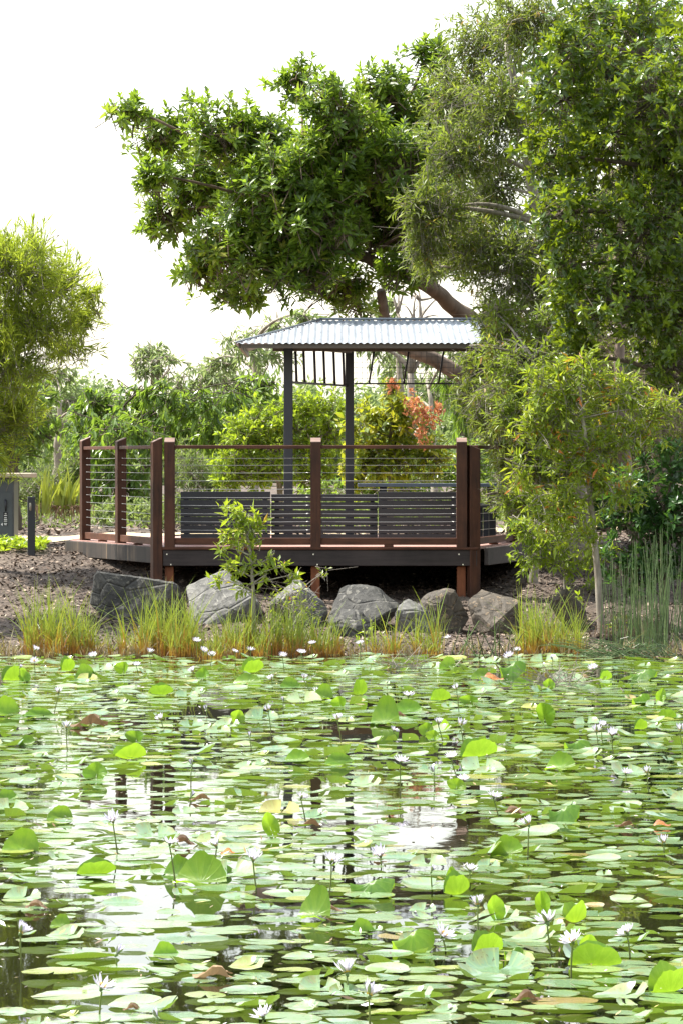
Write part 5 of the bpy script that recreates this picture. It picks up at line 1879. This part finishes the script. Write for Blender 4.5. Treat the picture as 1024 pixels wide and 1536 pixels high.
# (px, py of the waterline, width px, height px, kind)
raised = [
    (815, 1090, 34, 32, 1), (145, 1172, 46, 24, 1), (405, 1258, 30, 40, 1), (30, 1282, 56, 22, 2), (146, 1316, 62, 26, 0), (300, 1330, 80, 30, 2), (558, 1342, 72, 24, 3), (470, 1380, 50, 30, 2),
    (685, 1344, 40, 34, 0), (860, 1386, 34, 34, 0), (892, 1452, 84, 36, 0), (730, 1432, 46, 36, 0), (1003, 1492, 66, 44, 0), (620, 1428, 66, 34, 3), (845, 1234, 50, 26, 3), (718, 1136, 56, 30, 0),
    (205, 1116, 34, 16, 1), (195, 1140, 50, 24, 0), (355, 1086, 28, 20, 1), (576, 1088, 44, 26, 2), (242, 1044, 40, 18, 0), (306, 1020, 26, 16, 1), (22, 1022, 40, 22, 0), (660, 1052, 30, 20, 0),
    (705, 1058, 36, 14, 1), (840, 1156, 46, 16, 2), (685, 1188, 34, 18, 1), (510, 1062, 28, 16, 1), (380, 1010, 34, 22, 0), (370, 1028, 44, 10, 2), (436, 1034, 32, 10, 2), (485, 1050, 30, 14, 2),
    (540, 1044, 22, 26, 0), (640, 1104, 28, 18, 1), (650, 1112, 24, 16, 1), (186, 1012, 26, 16, 1), (103, 1008, 22, 22, 0), (36, 1024, 24, 16, 1), (130, 1020, 34, 14, 2), (672, 1006, 30, 12, 2),
    (770, 1014, 40, 22, 3), (785, 1030, 34, 8, 2), (822, 1036, 22, 16, 1), (908, 1020, 18, 16, 0), (965, 1020, 40, 16, 3), (960, 1056, 28, 16, 3), (990, 1056, 18, 22, 1), (720, 1020, 30, 10, 2),
    (610, 1072, 44, 14, 2), (445, 1146, 40, 12, 2), (510, 1148, 44, 10, 2), (865, 1124, 40, 14, 3), (1000, 1080, 30, 16, 0), (10, 1075, 40, 18, 2), (60, 1078, 46, 8, 2), (90, 1232, 40, 12, 2),
    (265, 1320, 44, 22, 2), (660, 1098, 26, 18, 0), (545, 1405, 40, 14, 2), (812, 1376, 30, 34, 1), (770, 1440, 30, 20, 3), (740, 1382, 40, 36, 1), (960, 1095, 20, 16, 0), (330, 1312, 36, 16, 3),
    (10, 1205, 34, 12, 2), (760, 1286, 50, 18, 2), (880, 1440, 40, 36, 1), (680, 1338, 22, 34, 1), (40, 1120, 26, 10, 2), (405, 985, 22, 10, 2), (250, 1440, 40, 14, 2), (90, 1395, 30, 12, 2),
]
sizes = ('small', 'mid sized', 'large')


def band(py_):
    for lim, w_ in ((1012, 'hugging the bank'), (1062, 'just off the bank'), (1125, 'in the far half'), (1210, 'in mid pond'), (1300, 'just nearer than mid pond'), (1400, 'in the near pond')):
        if py_ < lim:
            return w_
    return 'nearest the viewer'


ORD = ['leftmost', 'second from left', 'third from left', 'fourth from left', 'fifth from left', 'sixth from left', 'seventh from left', 'eighth from left', 'ninth from left', 'tenth from left',
       'eleventh from left', 'twelfth from left', 'thirteenth from left', 'fourteenth from left', 'fifteenth from left', 'sixteenth from left', 'seventeenth from left', 'eighteenth from left']


def rank_labels(items, key, desc):
    """items sharing description and band are told apart by their order from the left"""
    out = {}
    groups = {}
    for i, it in enumerate(items):
        groups.setdefault((desc(it), band(key(it)[1])), []).append(i)
    for (d, bnd), idx in groups.items():
        idx.sort(key=lambda i: key(items[i])[0])
        for r_, i in enumerate(idx):
            out[i] = f'{d}, the only one {bnd}' if len(idx) == 1 else f'{d}, {ORD[r_]} among those {bnd}'
    return out


rl = rank_labels(raised, lambda r_: (r_[0], r_[1]), lambda r_: KW[r_[4]])
for i, (px_, py_, wpx, hpx, kd) in enumerate(raised):
    c = on_plane(px_, py_)
    s_ = c[1] / F
    o = bpy.data.objects.new('raised_lily_leaf', RM[kd][i % 4])
    COL.objects.link(o)
    rn = random.Random(i + 50)
    wr, hr = wpx * s_ / 2, hpx * s_
    if kd == 1:
        tilt = rn.uniform(0.95, 1.35)
        o.rotation_euler = (tilt, rn.uniform(-0.35, 0.35), rn.uniform(-0.5, 0.5))
        rr = hr / 2 / math.sin(tilt) * 1.05
        o.scale = (wr * 0.85, rr, min(wr, rr) * 1.4)
        o.location = (c[0], c[1] + 0.02, hr * 0.46)
    elif kd == 0:
        o.rotation_euler = (rn.uniform(-0.1, 0.1), rn.uniform(-0.15, 0.1), rn.uniform(-0.5, 0.5))
        o.scale = (wr, hr * 1.05, hr * 1.05)
        o.location = (c[0], c[1], 0.006)
    elif kd == 2:
        o.rotation_euler = (rn.uniform(0.0, 0.15), rn.uniform(-0.08, 0.08), rn.uniform(-0.35, 0.35))
        o.scale = (wr, max(wr * 0.8, hr), hr * 2.0)
        o.location = (c[0], c[1] + wr * 0.3, 0.012)
    else:
        o.rotation_euler = (rn.uniform(-0.1, 0.1), rn.uniform(-0.1, 0.1), rn.uniform(-0.35, 0.35))
        o.scale = (wr, wr * 0.9, hr * 2.1)
        o.location = (c[0], c[1], 0.0)
    tag(o, rl[i], 'lily leaf', 'leaves raised above the water')

# ---- flowers
def petal_geo(buf, n, L, W, elev, phase, tint0, tint1, cup=0.25):
    for k in range(n):
        a = phase + 2 * PI * k / n + random.gauss(0, 0.06)
        e = elev + random.gauss(0, 0.06)
        d = np.array([math.cos(a) * math.cos(e), math.sin(a) * math.cos(e), math.sin(e)])
        s_ = np.array([-math.sin(a), math.cos(a), 0])
        u = np.cross(d, s_) * -1
        l = L * random.uniform(0.92, 1.06)
        t_ = np.array([0.06, 0.35, 0.65, 0.88, 1.0])
        wv = W * np.array([0.35, 0.85, 1.0, 0.6, 0.03])
        lift = cup * t_ ** 2 * L
        V = []
        for tk, wk, lk in zip(t_, wv, lift):
            c = d * tk * l + np.array([0, 0, lk])
            V += [c - s_ * wk / 2 + u * wk * 0.12, c - u * wk * 0.05, c + s_ * wk / 2 + u * wk * 0.12]
        q_ = []
        for i in range(4):
            q_ += [(3 * i, 3 * i + 1, 3 * i + 4, 3 * i + 3), (3 * i + 1, 3 * i + 2, 3 * i + 5, 3 * i + 4)]
        tv = np.repeat(np.interp(t_, [0, 1], [tint0, tint1]), 3)
        buf.add(V, quads=q_, tint=tv)


def flower_parts(openness):
    """unit flower about 10 cm wide: petals, sepals, stamens"""
    pe, se, st = Buf(), Buf(), Buf()
    e0 = {0: 0.30, 1: 0.75, 2: 1.25}[openness]
    if openness < 2:
        petal_geo(pe, 9, 0.055, 0.013, e0, 0, 0.1, 0.75)
        petal_geo(pe, 8, 0.050, 0.012, e0 + 0.25, 0.35, 0.1, 0.65)
        petal_geo(pe, 6, 0.042, 0.011, e0 + 0.5, 0.1, 0.05, 0.5)
    else:
        petal_geo(pe, 7, 0.055, 0.012, 1.30, 0, 0.3, 0.95, 0.05)
    petal_geo(se, 4, 0.052, 0.015, min(e0 - 0.08, 1.25), 0.2, 0.1, 0.8, 0.2 if openness < 2 else 0.05)
    for k in range(22):
        a = k * 2.4
        r = 0.004 + 0.008 * (k / 22)
        c = np.array([math.cos(a) * r, math.sin(a) * r, 0.004])
        st.tube([c, c + (math.cos(a) * 0.003, math.sin(a) * 0.003, 0.016)], [0.0016, 0.001], 4)
    # calyx below
    se.tube([(0, 0, -0.014), (0, 0, -0.006), (0, 0, 0.004)], [0.003, 0.007, 0.009], 7, tint=0.2)
    return pe, se, st


FM = []
for op in (0, 0, 1, 1, 2):
    parts_ = flower_parts(op)
    FM.append([b_.build(nm, mt, smooth=True) for b_, nm, mt in zip(parts_, ('petals', 'sepals', 'stamens'), (M['petal'], M['sepal'], M['stamen']))])
FMD = []
for l in FM:
    FMD.append([o.data for o in l])
    for o in l:
        bpy.data.objects.remove(o)
# (px, py of head, py of waterline, kind 0/1 wide open, 2/3 half open, 4 bud, stem lean px)
flowers = [
    (600, 1143, 1187, 0, 0), (452, 1197, 1236, 1, 8), (170, 1232, 1283, 2, 8), (255, 1266, 1332, 0, 10), (325, 1270, 1312, 2, 4), (380, 1290, 1337, 3, 6), (497, 1292, 1356, 1, -8),
    (100, 1092, 1128, 3, 2), (403, 1066, 1106, 2, 4), (375, 1106, 1126, 4, 2), (506, 1080, 1116, 3, 6), (792, 1238, 1286, 2, -2), (740, 1196, 1230, 0, 12), (676, 1136, 1172, 1, 14), (694, 1170, 1186, 0, 6),
    (650, 1160, 1182, 4, 4), (657, 1086, 1112, 2, 8), (690, 1088, 1116, 3, 4), (902, 1090, 1118, 2, 4), (894, 1098, 1120, 3, 3), (917, 1104, 1132, 2, 4), (716, 1358, 1410, 2, 4), (820, 1384, 1436, 1, 10),
    (663, 1404, 1428, 0, 4), (858, 1412, 1468, 0, -2), (31, 1400, 1458, 2, 4), (153, 1482, 1526, 0, -4), (553, 1494, 1545, 2, 2), (236, 1528, 1550, 4, 0), (288, 1148, 1172, 4, 0), (286, 1196, 1212, 4, -2),
    (646, 1308, 1338, 4, 3), (704, 1306, 1330, 0, 0), (1019, 1096, 1124, 3, 6), (295, 962, 990, 0, 2), (140, 984, 1000, 1, 8), (52, 992, 1012, 0, 2), (52, 976, 1000, 3, 0), (225, 980, 1002, 3, 4),
    (205, 998, 1012, 0, 4), (305, 976, 996, 1, 0), (318, 983, 1002, 0, -2), (290, 1008, 1024, 3, 0), (352, 978, 1006, 0, 2), (376, 976, 1000, 1, 4), (424, 984, 1012, 0, 4), (452, 980, 1000, 1, 4), (468, 966, 990, 0, 2),
    (408, 1020, 1034, 2, 2), (456, 1018, 1042, 3, 14), (540, 966, 992, 1, 0), (775, 976, 996, 0, 2), (762, 985, 1000, 1, 2), (828, 990, 1000, 4, 0), (888, 1003, 1018, 0, 2), (684, 1034, 1070, 3, 4), (612, 1044, 1058, 0, 2),
    (590, 1096, 1104, 0, 2), (475, 1038, 1046, 0, 0), (30, 1002, 1024, 4, 0), (425, 1052, 1066, 4, 0), (88, 1040, 1072, 2, -8), (310, 1066, 1080, 4, 4), (242, 1080, 1100, 3, 6), (670, 958, 975, 0, 0), (395, 1525, 1548, 0, 0),
    (938, 1160, 1172, 0, 0), (995, 1265, 1280, 3, 0), (570, 1284, 1300, 3, 2), (175, 1432, 1452, 4, 2), (520, 1460, 1490, 3, 4), (940, 1400, 1440, 1, 4), (970, 1160, 1190, 2, 5),
]
FW = {0: 'wide open white water lily flower', 1: 'wide open pale lilac water lily flower', 2: 'half open lilac water lily flower', 3: 'half open white water lily flower', 4: 'closed water lily bud'}
fl = rank_labels(flowers, lambda r_: (r_[0], r_[2]), lambda r_: FW[r_[3]])
for i, (px_, py_, pw, kd, ln) in enumerate(flowers):
    base = on_plane(px_ + ln, pw)
    head = P(px_, py_, base[1] / K)
    t = thing('water_lily_bud' if kd == 4 else 'water_lily_flower', fl[i], 'water lily', base, 'water lily flowers and buds over the pond')
    bb = Buf()
    pts = bez(base - (0, 0, 0.03), head - (0, 0, 0.012), 0, 7, 0.008)
    bb.tube(pts, np.linspace(0.0042, 0.0034, 7), 6, tint=np.repeat(np.linspace(0.1, 1, 7), 6), cap=False)
    bb.build('stem', M['stem'], t, base, smooth=True)
    rn = random.Random(i)
    sc_ = rn.uniform(0.72, 1.0) * (0.85 if kd == 4 else 1.0)
    rot_ = (rn.uniform(-0.55, 0.55), rn.uniform(-0.55, 0.55), rn.uniform(0, 6))
    for me in FMD[kd]:
        if kd == 4 and me.name.startswith('stamens'):
            continue
        o = bpy.data.objects.new(me.name.split('.')[0], me)
        COL.objects.link(o)
        o.parent = t
        o.location = Vector(head) - Vector(base)
        o.rotation_euler = rot_
        o.scale = (sc_, sc_, sc_)

# ---- bits of petal, leaf and stalk floating between the pads
n = 2600
yd = 11 + 23.5 * RNG.random(n) ** 1.1
xd = RNG.uniform(-1, 1, n) * (0.1 * yd + 0.3)
okd = yd < shore(xd) - 0.05
xd, yd = xd[okd], yd[okd]
n = len(xd)
a_ = RNG.uniform(0, 2 * PI, n)
Ld = RNG.gamma(1.6, 0.005, n) + 0.003
Wd = Ld * RNG.uniform(0.12, 0.4, n)
cd = np.stack([xd, yd, np.full(n, 0.03) + RNG.uniform(-0.006, 0.014, n)], -1)
dx = np.stack([np.cos(a_), np.sin(a_), RNG.normal(0, 0.3, n)], -1) * Ld[:, None]
dy = np.stack([-np.sin(a_), np.cos(a_), RNG.normal(0, 0.4, n)], -1) * Wd[:, None]
bb = Buf()
bb.add(np.stack([cd - dx, cd + dy, cd + dx, cd - dy], 1).reshape(-1, 3), quads=(np.arange(n) * 4)[:, None] + np.arange(4)[None], tint=np.repeat(RNG.random(n), 4))
m_, nt_, b_ = new_mat('pond_debris')
nt_.links.new(ramp(nt_, attr(nt_, 'tint'), [(0.0, (0.03, 0.02, 0.01)), (0.4, (0.16, 0.10, 0.04)), (0.6, (0.34, 0.30, 0.08)), (0.8, (0.5, 0.45, 0.36)), (1.0, (0.75, 0.74, 0.74))]), b_.inputs['Base Color'])
b_.inputs['Roughness'].default_value = 0.35
o = bb.build('floating_debris', m_)
tag(o, 'scattered bits of petal, stalk and dead leaf floating among the pads', 'debris', kind='stuff')

# ---- dead leaves on the water
dead = [(275, 1270, 40, 'grey brown curled dead leaf'), (342, 1283, 22, 'orange brown dead leaf standing on edge'), (300, 1203, 34, 'dark brown dead leaf'), (460, 1243, 40, 'brown dead leaf beside a lilac flower'),
        (570, 1288, 22, 'tan crumpled dead leaf'), (992, 1242, 28, 'amber and black dead leaf at the right'), (790, 1505, 44, 'brown dead leaf nearest the viewer'), (55, 1366, 36, 'black curled dead leaf at the left'),
        (135, 1092, 60, 'dark low dead leaf heap in the far half'), (738, 1022, 34, 'orange yellow dead leaf near the bank'), (775, 1224, 40, 'grey brown dead leaf under a white flower'), (935, 1243, 30, 'dull brown dead leaf near the right edge'),
        (320, 1470, 60, 'pale tan rotting pad in the foreground'), (500, 1370, 26, 'dark brown dead leaf behind the rolled green leaf'), (880, 1020, 20, 'black withered leaf near the twig tangle'), (600, 1078, 24, 'small brown dead leaf in the far middle'),
        (200, 1520, 30, 'dark dead leaf at the lower left')]
for i, (px_, py_, wpx, lab) in enumerate(dead):
    c = on_plane(px_, py_)
    r = wpx * c[1] / F / 2
    V, T, Q, Lc = pad_geo(300 + i, n=26, rings=4)
    rn = np.random.default_rng(i)
    V = V * (r, r * 0.7, r)
    ph_ = rn.uniform(0, 3)
    V[:, 2] += r * 0.42 * (0.5 + 0.5 * np.sin(Lc[:, 0] * 3.1 + ph_)) * (0.3 + np.abs(Lc[:, 1])) + r * 0.12 * np.sin(Lc[:, 1] * 6 + ph_) + r * 0.04 * rn.normal(size=len(V))
    V[:, 2] = np.maximum(V[:, 2], 0) + 0.012
    bb = Buf()
    bb.add(V + c, tris=T, quads=Q, tint=0.9 if 'orange' in lab or 'tan' in lab or 'amber' in lab else rn.uniform(0.0, 0.4), lc=Lc)
    o = bb.build('dead_leaf', M['orange'] if 'orange' in lab or 'amber' in lab else M['dead'], None, c)
    tag(o, lab + ' on the lily pads', 'dead leaf', 'dead leaves on the pond')

# ------------------------------------------------------------------ render settings
scene.view_settings.view_transform = 'Standard'
scene.view_settings.look = 'None'
scene.view_settings.exposure = 1.35
scene.view_settings.gamma = 1.0
cy_ = scene.cycles
cy_.max_bounces = 7
cy_.diffuse_bounces = 3
cy_.glossy_bounces = 3
cy_.transmission_bounces = 4
cy_.transparent_max_bounces = 4
cy_.caustics_reflective = False
cy_.caustics_refractive = False
cy_.sample_clamp_indirect = 4
cy_.use_denoising = True
